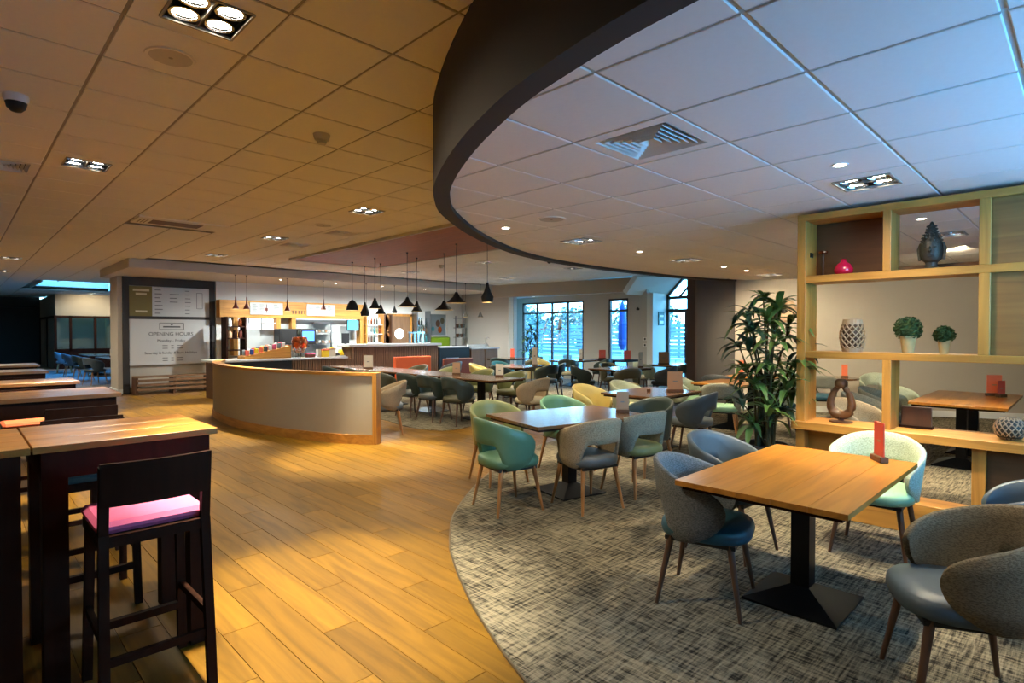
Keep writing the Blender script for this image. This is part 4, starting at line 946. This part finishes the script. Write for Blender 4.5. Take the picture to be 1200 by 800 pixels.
dining_table(9.0, 4.08, 1.2, .8, 0, 'table_oak', 'oak table seen left of the plant')
dining_table(10.4, 4.35, .8, .8, 0, 'table_oak', 'small oak table with orange menu in front of the pier')
for k in range(4): dining_table(6.72, 7.62+1.45*k, .8, 1.42, 0, 'table_walnut', ['walnut table at the near end of the long row', 'second walnut table of the long row', 'third walnut table of the long row', 'walnut table at the partition end of the long row'][k], group='joined long dining table')
dining_table(9.6, 9.6, 1.2, .9, 20, 'table_walnut', 'walnut table behind the near end of the long row')
dining_table(10.7, 7.4, 1.3, .85, 0, 'table_walnut', 'walnut table under the end of the curved fascia')
dining_table(12.8, 10.5, 1.2, .85, 0, 'table_walnut', 'bright reflecting table before the far windows')
dining_table(13.0, 7.3, 1.3, .85, 0, 'table_walnut', 'table beside the entrance door')
dining_table(12.2, 12.6, 1.1, .8, 0, 'table_walnut', 'table below the wide far window')
dining_table(13.9, 9.9, .8, 1.4, 0, 'dark_wood', 'dark table against the wall between the windows')
dining_table(8.8, 1.05, 1.85, .88, 0, 'table_oak', 'long oak table behind the shelving divider', boards=4, peds=2)
dining_table(3.75, 21.6, .8, 2.4, 0, 'table_walnut', 'nearer table under the far left skylight', peds=1)
dining_table(3.75, 25.2, .8, 2.4, 0, 'table_walnut', 'farther table under the far left skylight', peds=1)
rt = thing('round_table', 'round wooden table by the beige wall', 'table', (11.1, 3.2, .008)); obj('tabletop', lat([(.39, .715), (.4, .72), (.4, .74), (.39, .745), (.001, .745)], 28), 'table_walnut', rt); obj('post', lat([(.04, .05), (.04, .715)], 12), 'black_metal', rt); obj('base', lat([(.25, 0), (.25, .015), (.05, .06), (.04, .07)], 20), 'black_metal', rt)
t13 = thing('side_table', 'dark wooden table directly behind the divider plank', 'table', (6.3, .85, .008)); obj('tabletop', bx(-.35, .35, -.4, .4, .60, .64, bev=.004), 'table_walnut', t13)
for sx in (-1, 1):
    for sy in (-1, 1): obj('leg', bx(sx*.3-.035, sx*.3+.035, sy*.35-.035, sy*.35+.035, 0, .6), 'dark_wood', t13)

# ------------------------------------------------------------------ menus
def menu(x, y, z, rz, card, label, w_=.1, hh=.21, n=1):
    t = thing('menu_holder', label, 'menu', (x, y, z), R(rz), 'table menus'); obj('block', bx(-w_*.55, w_*.55, -.025, .025, 0, .035, bev=.004), 'brown_panel', t)
    c = obj('card', bx(-w_/2, w_/2, -.003, .003, .012, .012+hh), card, t)
    for s in (-1, 1): obj('print', bars([((-w_*.15, s*.0035, hh*.55), (w_*.15, s*.0035, hh*.55), .0008, hh*.06)]), 'kraft_card' if card in ('red_card', 'orange_card') else 'ink_pale', c)
TZ = .75
menu(4.1, .92, TZ, 38, 'red_card', 'red menu card in a wooden block on the near oak table', .12, .23)
menu(4.74, 3.26, TZ, 40-90, 'kraft_card', 'kraft menu card on the walnut table corner', .12, .2)
menu(6.92, 3.92, TZ, -45, 'kraft_card', 'wide kraft menu card on the small walnut table', .2, .26)
menu(6.72, 4.2, TZ, 30, 'paper_light', 'pale folded card beside the wide kraft menu', .08, .16)
menu(6.76, 8.37, TZ, -45, 'kraft_card', 'kraft menu card in the middle of the long table', .14, .22)
menu(7.0, 7.44, TZ, -50, 'paper_light', 'pale menu card near the end of the long table', .14, .22)
menu(6.5, 11.1, TZ, -45, 'paper_light', 'pale menu card at the partition end of the long table', .2, .28)
menu(9.35, .86, TZ, -60, 'orange_card', 'taller orange card on the table behind the divider', .16, .25)
menu(9.22, .78, TZ, -30, 'red_card', 'shorter red card on the table behind the divider', .12, .19)
menu(10.3, 4.5, TZ, -45, 'orange_card', 'orange card on the small table before the pier', .09, .27)
menu(11.2, 3.05, TZ, -50, 'orange_card', 'orange card on the round table', .1, .22)
menu(9.95, 9.35, TZ, -45, 'paper_light', 'tall pale card on the table behind the long row', .12, .42)
menu(11.1, 7.15, TZ, -45, 'paper_light', 'pale folded card on the table under the fascia end', .1, .34)
menu(12.6, 7.45, TZ, -45, 'kraft_card', 'kraft card on the table beside the entrance', .26, .3)
menu(13.85, 10.25, TZ, -45, 'red_card', 'red card against the wall between the windows', .2, .26)
menu(13.9, 9.4, TZ, -45, 'red_card', 'red card against the wall near the entrance', .2, .26)
menu(12.3, 12.5, TZ, -45, 'red_card', 'red card before the wide window', .12, .28)
menu(12.95, 10.35, TZ, -45, 'paper_light', 'pale card on the bright reflecting table', .1, .3)
for y, l in ((21.2, 'white napkin box on the nearer far left table'), (22.3, 'white card on the nearer far left table')): menu(3.75, y, TZ, -45, 'paper_light', l, .22, .24)

# ------------------------------------------------------------------ high bar tables and stools
def bar_table(x0, x1, y0, y1, label, top='bar_top', boards=3):
    cx, cyy = (x0+x1)/2, (y0+y1)/2; L, W = x1-x0, y1-y0
    t = thing('bar_table', label, 'bar table', (cx, cyy, 0), 0, 'high bar tables')
    for k in range(boards): obj('board', bx(-L/2, L/2, -W/2+W*k/boards+.0006, -W/2+W*(k+1)/boards-.0006, 1.04, 1.07, bev=.0015), top, t)
    for s in (-1, 1):
        obj('apron', bx(-L/2+.03, L/2-.03, s*(W/2-.04)-.012, s*(W/2-.04)+.012, .92, 1.04), 'dark_wood', t); obj('apron', bx(s*(L/2-.04)-.012, s*(L/2-.04)+.012, -W/2+.04, W/2-.04, .92, 1.04), 'dark_wood', t)
        for q in (-1, 1): obj('leg', bx(s*(L/2-.075)-.045, s*(L/2-.075)+.045, q*(W/2-.075)-.045, q*(W/2-.075)+.045, 0, 1.04), 'dark_wood', t)
bar_table(.235, .95, 3.08, 3.78, 'high bar table with swirled grain top in the left foreground')
bar_table(-.5, .228, 3.08, 3.78, 'high bar table cut by the left picture edge')
bar_table(-.1, .96, 5.4, 6.1, 'second high bar table behind the pink stool')
bar_table(-.1, .90, 7.0, 7.6, 'third high bar table along the left')
bar_table(0, .86, 9.1, 9.75, 'fourth high bar table along the left'); bar_table(0, .93, 10.9, 11.6, 'fifth high bar table along the left')
def stool(x, y, rz, m, label):
    t = thing('bar_stool', label, 'bar stool', (x, y, 0), R(rz), 'dark wooden bar stools')
    for s in (-1, 1):
        obj('leg', bars([((s*.195, -.24, 0), (s*.185, -.185, .74), .036, .036), ((s*.185, -.185, .74), (s*.185, -.215, 1.02), .034, .034)]), 'dark_wood', t)
        obj('leg', bars([((s*.19, .2, 0), (s*.175, .175, .74), .036, .036)]), 'dark_wood', t)
        obj('stretcher', bars([((s*.19, -.22, .32), (s*.185, .19, .32), .022, .032)]), 'dark_wood', t)
    obj('stretcher', bars([((-.185, .19, .22), (.185, .19, .22), .03, .035)]), 'dark_wood', t); obj('stretcher', bars([((-.19, -.22, .24), (.19, -.22, .24), .022, .032)]), 'dark_wood', t)
    obj('seat_frame', bx(-.2, .2, -.2, .2, .69, .735), 'dark_wood', t)
    bm = bm_new(); abox(bm, -.205, .205, -.175, .21, .735, .785, bev=.018); obj('seat_pad', bm, m, t, smooth=30)
    bm = bm_new(); N = 8
    A = [(-.2+.4*k/N, -.20-.028*math.sin(PI*k/N)) for k in range(N+1)]; B = [(p[0], p[1]-.022) for p in A]
    n = N+1; v_ = [[bm.verts.new((p[0], p[1]-(z-.86)*.1, z)) for p in P_] for P_, z in ((A, .86), (A, 1.035), (B, 1.035), (B, .86))]
    for a in range(4):
        for k in range(N): bm.faces.new((v_[a][k], v_[a][k+1], v_[(a+1) % 4][k+1], v_[(a+1) % 4][k]))
    bm.faces.new([q[0] for q in v_]); bm.faces.new([q[-1] for q in v_])
    obj('backrest', bm, 'dark_wood', t, smooth=35)
stool(.605, 2.93, 0, 'pink', 'dark wooden bar stool with bright pink seat pad')
stool(.56, 4.02, 180, 'teal_cloth', 'dark bar stool with teal seat behind the first bar table')
stool(.64, 5.1, 0, 'teal_cloth', 'dark bar stool with its back to us at the second bar table')
stool(.5, 6.5, 180, 'orange_cloth', 'dark bar stool with orange seat beyond the second bar table')
stool(.45, 8.75, 0, 'teal_cloth', 'dark bar stool at the fourth bar table')

# ------------------------------------------------------------------ booth seats by the bar
def booth(x, y, w_, d_, hh, m, label, m2=None):
    t = thing('booth_seat', label, 'seat', (x, y, .008)); obj('seat', bx(-w_/2, w_/2, -d_/2, d_/2, .2, .45, bev=.02), m, t); obj('backrest', bx(-w_/2, w_/2, -d_/2-.1, -d_/2, .2, hh, bev=.02), m2 or m, t); obj('plinth', bx(-w_/2+.03, w_/2-.03, -d_/2, d_/2-.03, 0, .2), 'dark_wood', t)
booth(8.35, 12.4, 1.1, .5, .93, 'orange_cloth', 'orange upholstered booth seat in front of the bar')
booth(9.75, 12.3, 1.0, .5, .84, 'red_leather', 'dark red leather booth seat in front of the bar')
chair(9.05, 11.45, 20, 'lea_slate', 'lea_slate', 'slate tub chair between the orange and red booth seats', G4, 'leg_dark')

# ================================================================== PLANTS
leafm = {}
def leaf_mesh(m, L=.225, wd_=.027):
    bm = bm_new(); N = 5
    l = []; r = []; c = []
    for k in range(N+1):
        t = k/N; ww = wd_*math.sin(PI*min(.12+.86*t, .995))**.8; z = -.55*L*t*t*t+.12*L*t
        l.append(bm.verts.new((-ww, L*t, z+ww*.35))); r.append(bm.verts.new((ww, L*t, z+ww*.35))); c.append(bm.verts.new((0, L*t, z)))
    for k in range(N): bm.faces.new((l[k], c[k], c[k+1], l[k+1])); bm.faces.new((c[k], r[k], r[k+1], c[k+1]))
    me = mesh(bm, 'leaf', 60); me.materials.append(M[m]); return me
LF = {m: leaf_mesh(m) for m in ('leaf', 'leaf_light', 'leaf_dark')}
def big_plant(x, y, potz, potr, top, label, nros, per, seed, spread, mats, pot='pot_dark', Ls=1.0):
    rd = random.Random(seed); t = thing('potted_plant', label, 'plant', (x, y, 0))
    obj('pot', lat([(potr*.8, 0), (potr*.86, .03), (potr, potz-.03), (potr, potz), (potr-.03, potz), (potr-.035, potz-.06), (.001, potz-.06)], 28), pot, t, smooth=40)
    obj('soil', lat([(potr-.036, potz-.05), (potr*.5, potz-.035), (.001, potz-.03)], 20, cap=False), 'soil', t)
    for k in range(nros):
        f = (k+.5)/nros; z = potz+.16+(top-potz-.22)*f; a = k*2.4+rd.uniform(-.4, .4); rr = spread*(.25+.75*math.sin(PI*min(.12+.8*f, 1)))*rd.uniform(.6, 1.0)
        c = Vector((rr*math.cos(a), rr*math.sin(a), z+rd.uniform(-.05, .05))); s0 = Vector((.35*potr*math.cos(a*1.7), .35*potr*math.sin(a*1.7), potz-.05))
        md = s0.lerp(c, .6)+Vector((0, 0, -.05)); md.x *= .5; md.y *= .5
        obj('stem', tb([s0, md, c], [.012, .009, .007], 6), 'stem', t, smooth=60)
        mm = mats[rd.randrange(len(mats))]
        for q in range(per):
            o = obj('leaf', LF[mm], None, t, tuple(c+Vector((0, 0, rd.uniform(-.05, .03)))))
            o.rotation_euler = (R(rd.uniform(-15, 55)), 0, 2*PI*q/per+rd.uniform(-.25, .25)); s = rd.uniform(.8, 1.25)*Ls; o.scale = (s, s, s)
    return t
big_plant(5.33, 2.1, .53, .22, 1.92, 'tall bushy green plant in a dark round pot beside the divider', 30, 10, 11, .32, ['leaf', 'leaf_dark', 'leaf', 'leaf_light', 'leaf', 'leaf_dark'])
big_plant(13.75, 13.1, .6, .2, 1.75, 'slim dark plant in a pot below the wide window', 8, 9, 4, .25, ['leaf_dark', 'leaf'], 'terracotta', 1.3)

# ================================================================== WOODEN CEILING PANEL AND PENDANTS
wp = thing('ceiling_panel', 'brown timber ceiling panel above the long table', 'ceiling panel', (5.3, 6.6, CZ))
for k in range(9): obj('board', bx(.228*k+.002, .228*(k+1)-.002, 0, 5.6, -.035, .004), 'wood_ceiling', wp)
obj('frame', bars([((-.03, -.03, -.02), (-.03, 5.63, -.02), .06, .05), ((2.08, -.03, -.02), (2.08, 5.63, -.02), .06, .05), ((-.03, 5.63, -.02), (2.08, 5.63, -.02), .06, .05), ((-.03, -.03, -.02), (2.08, -.03, -.02), .06, .05)]), 'plaster', wp)
shapes = {'wide': [(.022, .19), (.03, .17), (.06, .11), (.12, .055), (.19, .0)], 'dome': [(.02, .23), (.06, .2), (.1, .14), (.125, .06), (.13, 0)], 'bell': [(.02, .22), (.035, .17), (.07, .08), (.12, .0)], 'bottle': [(.02, .33), (.028, .27), (.06, .17), (.105, .09), (.09, 0)]}
def pendant(x, y, zb, kind, label, top, group='black pendant lamps', m='black_matte', sc_=1.0, watts=14, glow='lamp_glow_soft'):
    t = thing('pendant_lamp', label, 'pendant lamp', (x, y, zb), 0, group); pr = [(r_*sc_, z*sc_) for r_, z in shapes[kind]]; hh = pr[0][1]
    outer = pr[::-1]; inner = [(max(r_-.006, .004), z-.002) for r_, z in pr]
    obj('shade', lat(outer+[(.001, hh)], 24, cap=False), m, t, smooth=50); obj('inner_shade', lat([(r_, z) for r_, z in inner], 24, cap=False), 'shade_inside', t, smooth=50)
    obj('cable', tb([(0, 0, hh-.005), (0, 0, top-zb)], .005, 6), 'black', t); obj('ceiling_cup', lat([(.018, top-zb-.02), (.018, top-zb), (.001, top-zb)], 12), 'black', t)
    obj('bulb', lat([(.001, .015), (.025, .03), (.028, .05), (.015, .08), (.012, .1), (.001, .1)], 12), glow, t)
    if watts: spot('pendant_light', (x, y, zb+.012), (x, y, 0), watts, 120, .6, WARM2, .02)
PT = CZ-.035
for (x, y, z, k, l) in ((7.0, 12.1, 1.93, 'bottle', 'narrow black pendant at the far end of the row'), (6.4, 11.6, 2.04, 'dome', 'black dome pendant at the far end of the row'), (6.4, 10.65, 2.05, 'bell', 'black bell pendant third along the row'), (7.0, 11.4, 1.96, 'bell', 'black bell pendant in the back of the row'), (6.4, 9.45, 2.05, 'wide', 'wide black cone pendant in the middle of the row'),
                        (7.0, 9.98, 1.98, 'bell', 'smaller black cone pendant behind the middle one'), (7.0, 9.05, 1.99, 'wide', 'wide black cone pendant, lower of the near pair'), (6.4, 7.92, 2.07, 'wide', 'wide black cone pendant, higher of the near pair'), (6.4, 7.1, 2.05, 'bottle', 'black bottle shaped pendant nearest to us')):
    pendant(x, y, z, k, l, PT)
shapes['slim'] = [(.012, .3), (.016, .26), (.02, .16), (.035, .1), (.07, .02), (.075, 0)]
for x, z, l in ((4.97, 2.12, 'slim copper pendant nearest the sign wall'), (5.23, 2.12, 'second slim copper pendant over the servery'), (6.25, 2.1, 'third slim copper pendant over the servery'), (7.24, 2.16, 'fourth slim copper pendant over the servery')):
    pendant(x, 14.7, z, 'slim', l, 2.95, 'slim pendants over the servery', 'red_leather', 1.0, 16)
for x, z, l in ((8.55, 2.12, 'small dark pendant over the left end of the bar'), (9.5, 2.12, 'small dark pendant over the bar middle')): pendant(x, 14.7, z, 'bottle', l, 2.95, 'small pendants over the bar', 'black_matte', .7, 6)
for x, z, l in ((12.1, 2.05, 'glass pendant over the dark end of the bar'), (12.75, 2.05, 'glass pendant nearest the diagonal wall')): pendant(x, 14.5, z, 'bell', l, CZ if x > 13 else CZ-.0, 'glass pendants at the bar end', 'lens_grey', .9, 0)

# ================================================================== CEILING FITTINGS
def quad(x, y, z, label, target, watts, size=62, inner=.17, color=WARM, group='recessed four lamp ceiling lights', spill=.42):
    t = thing('ceiling_light', label, 'ceiling light', (x, y, z), 0, group)
    hh = TS/2-TG; bm = bm_new()
    for a in ((-hh, -inner, -hh, hh), (inner, hh, -hh, hh), (-inner, inner, -hh, -inner), (-inner, inner, inner, hh)): abox(bm, a[0], a[1], a[2], a[3], 0, .01)
    obj('surround', bm, 'ceiling_tile', t)
    obj('rim', bars([((-inner, s*inner, -.003), (inner, s*inner, -.003), .012, .012) for s in (-1, 1)]+[((s*inner, -inner, -.003), (s*inner, inner, -.003), .012, .012) for s in (-1, 1)]), 'ceiling_grid', t)
    obj('housing', bx(-inner, inner, -inner, inner, .045, .05), 'black', t)
    obj('divider', bx(-.005, .005, -inner, inner, 0, .045), 'ceiling_grid', t)
    for sx in (-1, 1):
        for sy in (-1, 1):
            l = obj('lamp', lat([(.04, .05), (.068, .012), (.072, .004), (.06, .004), (.058, .012)], 18, c=(sx*.083, sy*.083, 0), cap=False), 'chrome', t, smooth=40)
            obj('bulb', lat([(.001, .018), (.052, .018), (.045, .03), (.001, .035)], 16, c=(sx*.083, sy*.083, 0)), 'lamp_glow', l)
    if watts: spot('lamp_beam', (x, y, z-.01), target, watts*2.2, size, .6, color, .08); spot('lamp_spill', (x, y, z-.012), (x, y, 0), watts*spill, 165, 1, color, .1)
QL = [((1.55, 3.0, 0), 'four lamp light at the top left of the ceiling', 330), ((.9, 6.6, 0), 'four lamp light above the second bar table', 190), ((3.75, 6.35, 0), 'four lamp light in front of the partition end', 330), ((3.0, 9.3, 0), 'four lamp light above the curved partition', 260), ((3.1, 12.6, 0), 'four lamp light near the servery soffit', 260), ((.9, 16, 0), 'four lamp light far along the left', 280), ((.9, 20, 0), 'farthest four lamp light along the left', 340), ((8.9, 9.5, 0), 'four lamp light just right of the timber panel', 200), ((8.9, 12.5, 0), 'four lamp light behind the timber panel', 200), ((11.9, 12, 0), 'four lamp light near the diagonal wall', 200), ((11.3, 9, 0), 'four lamp light near the header beam', 200)]
for (x, y), (tg, lb, wt) in zip(QUADS_L, QL): quad(x, y, CZ, lb, tg, wt*.85, 46, spill=.52)
QR = [('four lamp light over the near oak table', 120), ('four lamp light behind the round speaker in the lowered ceiling', 110), ('four lamp light midway along the lowered ceiling edge', 110), ('four lamp light before the dark pier', 110), ('four lamp light seen through the shelf opening', 110)]
for k, ((x, y), (lb, wt)) in enumerate(zip(QUADS_R, QR)): quad(x, y, LZ, lb, (x, y, 0), wt*(.55 if k in (0, 4) else .45), 66, spill=.5, color=WARM2)
def downlight(x, y, z, label, watts, size=80, color=WARM2, target=None):
    t = thing('downlight', label, 'downlight', (x, y, z), 0, 'round downlights'); obj('bezel', lat([(.03, -.002), (.045, -.006), (.05, 0), (.05, .004)], 20, cap=False), 'white', t, smooth=40); obj('lamp', lat([(.001, -.002), (.033, -.003), (.033, .002), (.001, .002)], 18), 'lamp_glow', t)
    if watts: spot('downlight_beam', (x, y, z-.02), target or (x, y, 0), watts, size, .8, color, .03)
SL = ['round downlight over the near oak table', 'round downlight nearest the curved fascia', 'second round downlight along the fascia edge', 'third round downlight along the fascia edge', 'round downlight before the dark pier', 'round downlight beyond the divider, nearer', 'round downlight beyond the divider, farther', 'round downlight behind the camera']
SW = [70, 60, 60, 60, 150, 130, 150, 40]; ST = {4: (11.6, 4.1, 1.0), 6: (12.2, 2.6, 1.0)}
for k, ((x, y), l) in enumerate(zip(SPOTS_R, SL)): downlight(x, y, LZ, l, SW[k], 90, WARM2, ST.get(k))
for k, x in enumerate((6.28, 7.86, 9.38, 11.0)): downlight(x, 15.2, 2.95, ['round downlight in the soffit nearest the sign wall', 'second round downlight in the servery soffit', 'third round downlight in the servery soffit', 'fourth round downlight in the servery soffit'][k], 190, 172, (.94, 1, .98))
downlight(4.2, 29.0, CZ, 'added wash downlight before the far left bulkhead, left', 70, 120, WARM2, (4.2, 30.2, 2.0)); downlight(6.2, 29.0, CZ, 'added wash downlight before the far left bulkhead, right', 70, 120, WARM2, (6.2, 30.2, 2.0)); downlight(5.1, 30.95, CZ+.088, 'added downlight behind the glazed screen', 60, 120)  # lamps added to warm the bulkhead and the column behind the screen
downlight(14.1, 13.3, 2.76, 'small downlight in the window alcove', 10)
# square air diffuser
def diffuser(x, y, z, label, dark=True, inner='black'):
    t = thing('air_diffuser', label, 'air vent', (x, y, z), 0, 'ceiling air diffusers'); hh = TS/2-TG
    bm = bm_new()
    for a in ((-hh, -.22, -hh, hh), (.22, hh, -hh, hh), (-.22, .22, -hh, -.22), (-.22, .22, .22, hh)): abox(bm, a[0], a[1], a[2], a[3], 0, .01)
    obj('frame', bm, 'ceiling_tile', t); obj('duct', bx(-.22, .22, -.22, .22, .075, .08), inner, t)
    for k in range(6):
        r0, r1 = .215-k*.034, .19-k*.034
        bm = bm_new(); a = [bm.verts.new((sx*r0, sy*r0, 0.0)) for sx, sy in ((-1, -1), (1, -1), (1, 1), (-1, 1))]; b = [bm.verts.new((sx*(r0-.017), sy*(r0-.017), .03)) for sx, sy in ((-1, -1), (1, -1), (1, 1), (-1, 1))]
        a2 = [bm.verts.new(q.co+Vector((0, 0, .003))) for q in a]; b2 = [bm.verts.new(q.co+Vector((0, 0, .003))) for q in b]
        for i in range(4):
            j = (i+1) % 4; bm.faces.new((a[i], a[j], b[j], b[i])); bm.faces.new((a2[i], b2[i], b2[j], a2[j])); bm.faces.new((a[i], a2[i], a2[j], a[j])); bm.faces.new((b[i], b[j], b2[j], b2[i]))
        obj('vane', bm, 'ceiling_tile', t)
diffuser(DIFF_R[0], DIFF_R[1], LZ, 'large square air diffuser in the lowered ceiling')
diffuser(*DIFF_L[0], CZ, 'air diffuser at the left edge of the ceiling'); diffuser(*DIFF_L[1], CZ, 'air diffuser left of the timber panel, nearer'); diffuser(*DIFF_L[2], CZ, 'air diffuser left of the timber panel, farther'); diffuser(*DIFF_L[3], CZ, 'air diffuser near the header beam')
cs = thing('air_cassette', 'long air conditioning cassette with dark grille in the left ceiling', 'air conditioner', (CASS[0], CASS[1], CZ)); obj('body', bx(-.585, .585, -.285, .285, -.02, .008, bev=.006), 'ceiling_tile', cs); obj('grille', bx(-.4, .25, -.17, .15, -.024, -.02), 'brown_panel', cs); obj('side_grille', bars([((-.53+.04*k, -.15, -.022), (-.53+.04*k, .15, -.022), .012, .006) for k in range(3)]), 'ceiling_grid', cs)
def round_fit(name, x, y, z, r_, m, label, cat):
    t = thing(name, label, cat, (x, y, z)); obj('rim', lat([(r_*.86, -.006), (r_, -.008), (r_*1.02, .0), (r_*1.02, .003)], 28, cap=False), 'ceiling_tile', t, smooth=40); obj('grille', lat([(.001, -.006), (r_*.87, -.006), (r_*.87, .002), (.001, .002)], 28), m, t); obj('centre', lat([(.001, -.009), (.012, -.008), (.012, -.004), (.001, -.004)], 10), 'ceiling_grid', t)
round_fit('ceiling_speaker', .93, 3.78, CZ, .13, 'plaster', 'round ceiling speaker below the top left light', 'speaker'); round_fit('ceiling_speaker', 3.95, 3.5, LZ, .13, 'plaster', 'round ceiling speaker in the lowered ceiling', 'speaker'); round_fit('ceiling_speaker', 4.0, 8.1, CZ, .13, 'plaster', 'round ceiling speaker near the timber panel', 'speaker')
def detector(x, y, z, label):
    t = thing('smoke_detector', label, 'smoke detector', (x, y, z)); obj('base', lat([(.062, -.024), (.068, 0), (.068, .002)], 18, cap=False), 'plaster', t); obj('head', lat([(.001, -.075), (.034, -.075), (.04, -.05), (.055, -.045), (.062, -.024)], 18), 'plaster', t, smooth=40)
detector(2.16, 4.4, CZ, 'smoke detector on the main ceiling left of the fascia'); detector(8.35, 10.9, CZ, 'smoke detector behind the timber panel')
def dome(x, y, z, label, s=1):
    t = thing('dome_camera', label, 'security camera', (x, y, z)); obj('mount', lat([(.065*s, -.05*s), (.07*s, -.03*s), (.07*s, 0), (.001, 0)], 20), 'white', t, smooth=40); obj('dome', lat([(.001, -.115*s), (.03*s, -.108*s), (.052*s, -.085*s), (.06*s, -.05*s), (.001, -.05*s)], 20), 'black', t, smooth=60)
dome(.33, 5.12, CZ, 'dome security camera at the left of the ceiling'); dome(9.4, 8.4, CZ, 'small black dome camera beyond the fascia', .8)
ws = thing('wall_switches', 'pair of small dark switches on the wall beside the entrance', 'switch', (14.595, 9.25, 1.3)); obj('plate', bx(-.01, 0, -.05, .05, 0, .1), 'white', ws); obj('plate', bx(-.01, 0, -.05, .05, -.18, -.08), 'white', ws); obj('rocker', bx(-.014, -.01, -.025, .025, .02, .08), 'black', ws); obj('rocker', bx(-.014, -.01, -.025, .025, -.16, -.1), 'black', ws)
ws = thing('wall_sensor', 'small black sensor high on the wall beside the entrance', 'sensor', (14.595, 9.5, 2.2)); obj('body', lat([(.001, 0), (.05, .01), (.05, .06), (.001, .07)], 12), 'black', ws); obj('bracket', bx(-.02, .005, -.02, .02, .06, .09), 'black', ws)

# ================================================================== OUTSIDE
struct('ground', bx(14.8, 60, -20, 60, -.3, -.12), 'patio'); struct('ground_terrace', bx(-20, 25, -40, -1.55, -.3, -.1), 'white_wall')  # terrace is out of view, made white to bounce light up to the ceiling
fn = thing('garden_fence', 'grey slatted garden fence beyond the far windows', 'fence', (25, 5, -.12))
for k in range(10): obj('slat', bx(-.02, .02, 0, 30, .1+.2*k, .26+.2*k), 'fence_wood', fn)
for k in range(11): obj('post', bx(.02, .12, 3*k-.05, 3*k+.05, 0, 2.2), 'fence_wood', fn)
def bush(x, y, r_, hh, label, seed):
    rd = random.Random(seed); t = thing('garden_tree', label, 'tree', (x, y, -.12), 0, 'trees beyond the fence'); obj('trunk', tb([(0, 0, 0), (.05, 0, hh*.5), (0, .05, hh*.8)], [.12, .09, .05], 8), 'stem', t)
    bm = bm_new()
    for _ in range(1400):
        a_ = rd.uniform(0, 2*PI); z = rd.uniform(-1, 1); q = math.sqrt(1-z*z); n = Vector((q*math.cos(a_), q*math.sin(a_), z)); f = rd.uniform(.5, 1)
        leaf_quad(bm, Vector((n.x*r_*f, n.y*r_*f, hh*.62+n.z*hh*.42*f)), n+Vector((rd.uniform(-1, 1), rd.uniform(-1, 1), rd.uniform(-1, 1))), .16)
    o = obj('crown', bm, 'garden_hedge', t); o['kind'] = 'stuff'
for k, (x, y, r_, hh) in enumerate(((28, 27.5, 2, 3.4), (28, 22.5, 2.2, 3.2), (28, 17.8, 2, 3.6), (29, 12.5, 2.4, 4.2))): bush(x, y, r_, hh, ['leafy tree beyond the left end of the fence', 'leafy tree second from the left beyond the fence', 'leafy tree third from the left beyond the fence', 'tallest leafy tree seen through the entrance'][k], k)
pr = thing('closed_parasol', 'closed blue parasol outside the narrow window', 'parasol', (18.3, 12.6, -.12)); obj('pole', lat([(.025, 0), (.025, 2.9), (.001, 2.92)], 10), 'white', pr); obj('canopy', lat([(.06, 1.0), (.17, 1.2), (.16, 2.0), (.1, 2.6), (.03, 2.85)], 12), 'parasol_blue', pr); obj('base', lat([(.3, 0), (.3, .06), (.05, .1)], 20), 'black', pr)
def patio_set(x, y, label):
    t = thing('patio_table', label, 'table', (x, y, -.12), 0, 'patio tables outside'); obj('tabletop', bx(-.45, .45, -.45, .45, .7, .73), 'white', t); obj('post', lat([(.03, 0), (.03, .7)], 10), 'steel', t); obj('base', lat([(.25, 0), (.25, .02), (.04, .05)], 16), 'steel', t)
patio_set(17.5, 15.6, 'white patio table outside the wide window, left'); patio_set(17.6, 13.9, 'white patio table outside the wide window, right'); patio_set(18.4, 10.4, 'white patio table outside the entrance door')
def patio_chair(x, y, rz, label):
    t = thing('patio_chair', label, 'chair', (x, y, -.12), R(rz), 'patio chairs outside'); obj('seat', bx(-.2, .2, -.2, .2, .42, .45), 'white', t); obj('backrest', bx(-.2, .2, -.22, -.19, .5, .82), 'white', t)
    for sx in (-1, 1):
        obj('leg', bars([((sx*.19, -.2, 0), (sx*.19, -.2, .82), .03, .03)]), 'steel', t); obj('leg', bars([((sx*.19, .19, 0), (sx*.19, .19, .42), .03, .03)]), 'steel', t)
patio_chair(16.7, 15.6, -90, 'white patio chair outside the wide window, far left'); patio_chair(16.8, 13.9, -90, 'white patio chair outside the wide window, right'); patio_chair(17.7, 10.3, -90, 'white patio chair outside the entrance')
pb = thing('planter', 'pale planter wall section outside the windows', 'planter', (22, 15, -.12)); obj('box', bx(-.3, .3, -6, 6, 0, .6), 'white', pb); obj('soil', bx(-.27, .27, -5.9, 5.9, .6, .61), 'soil', pb)
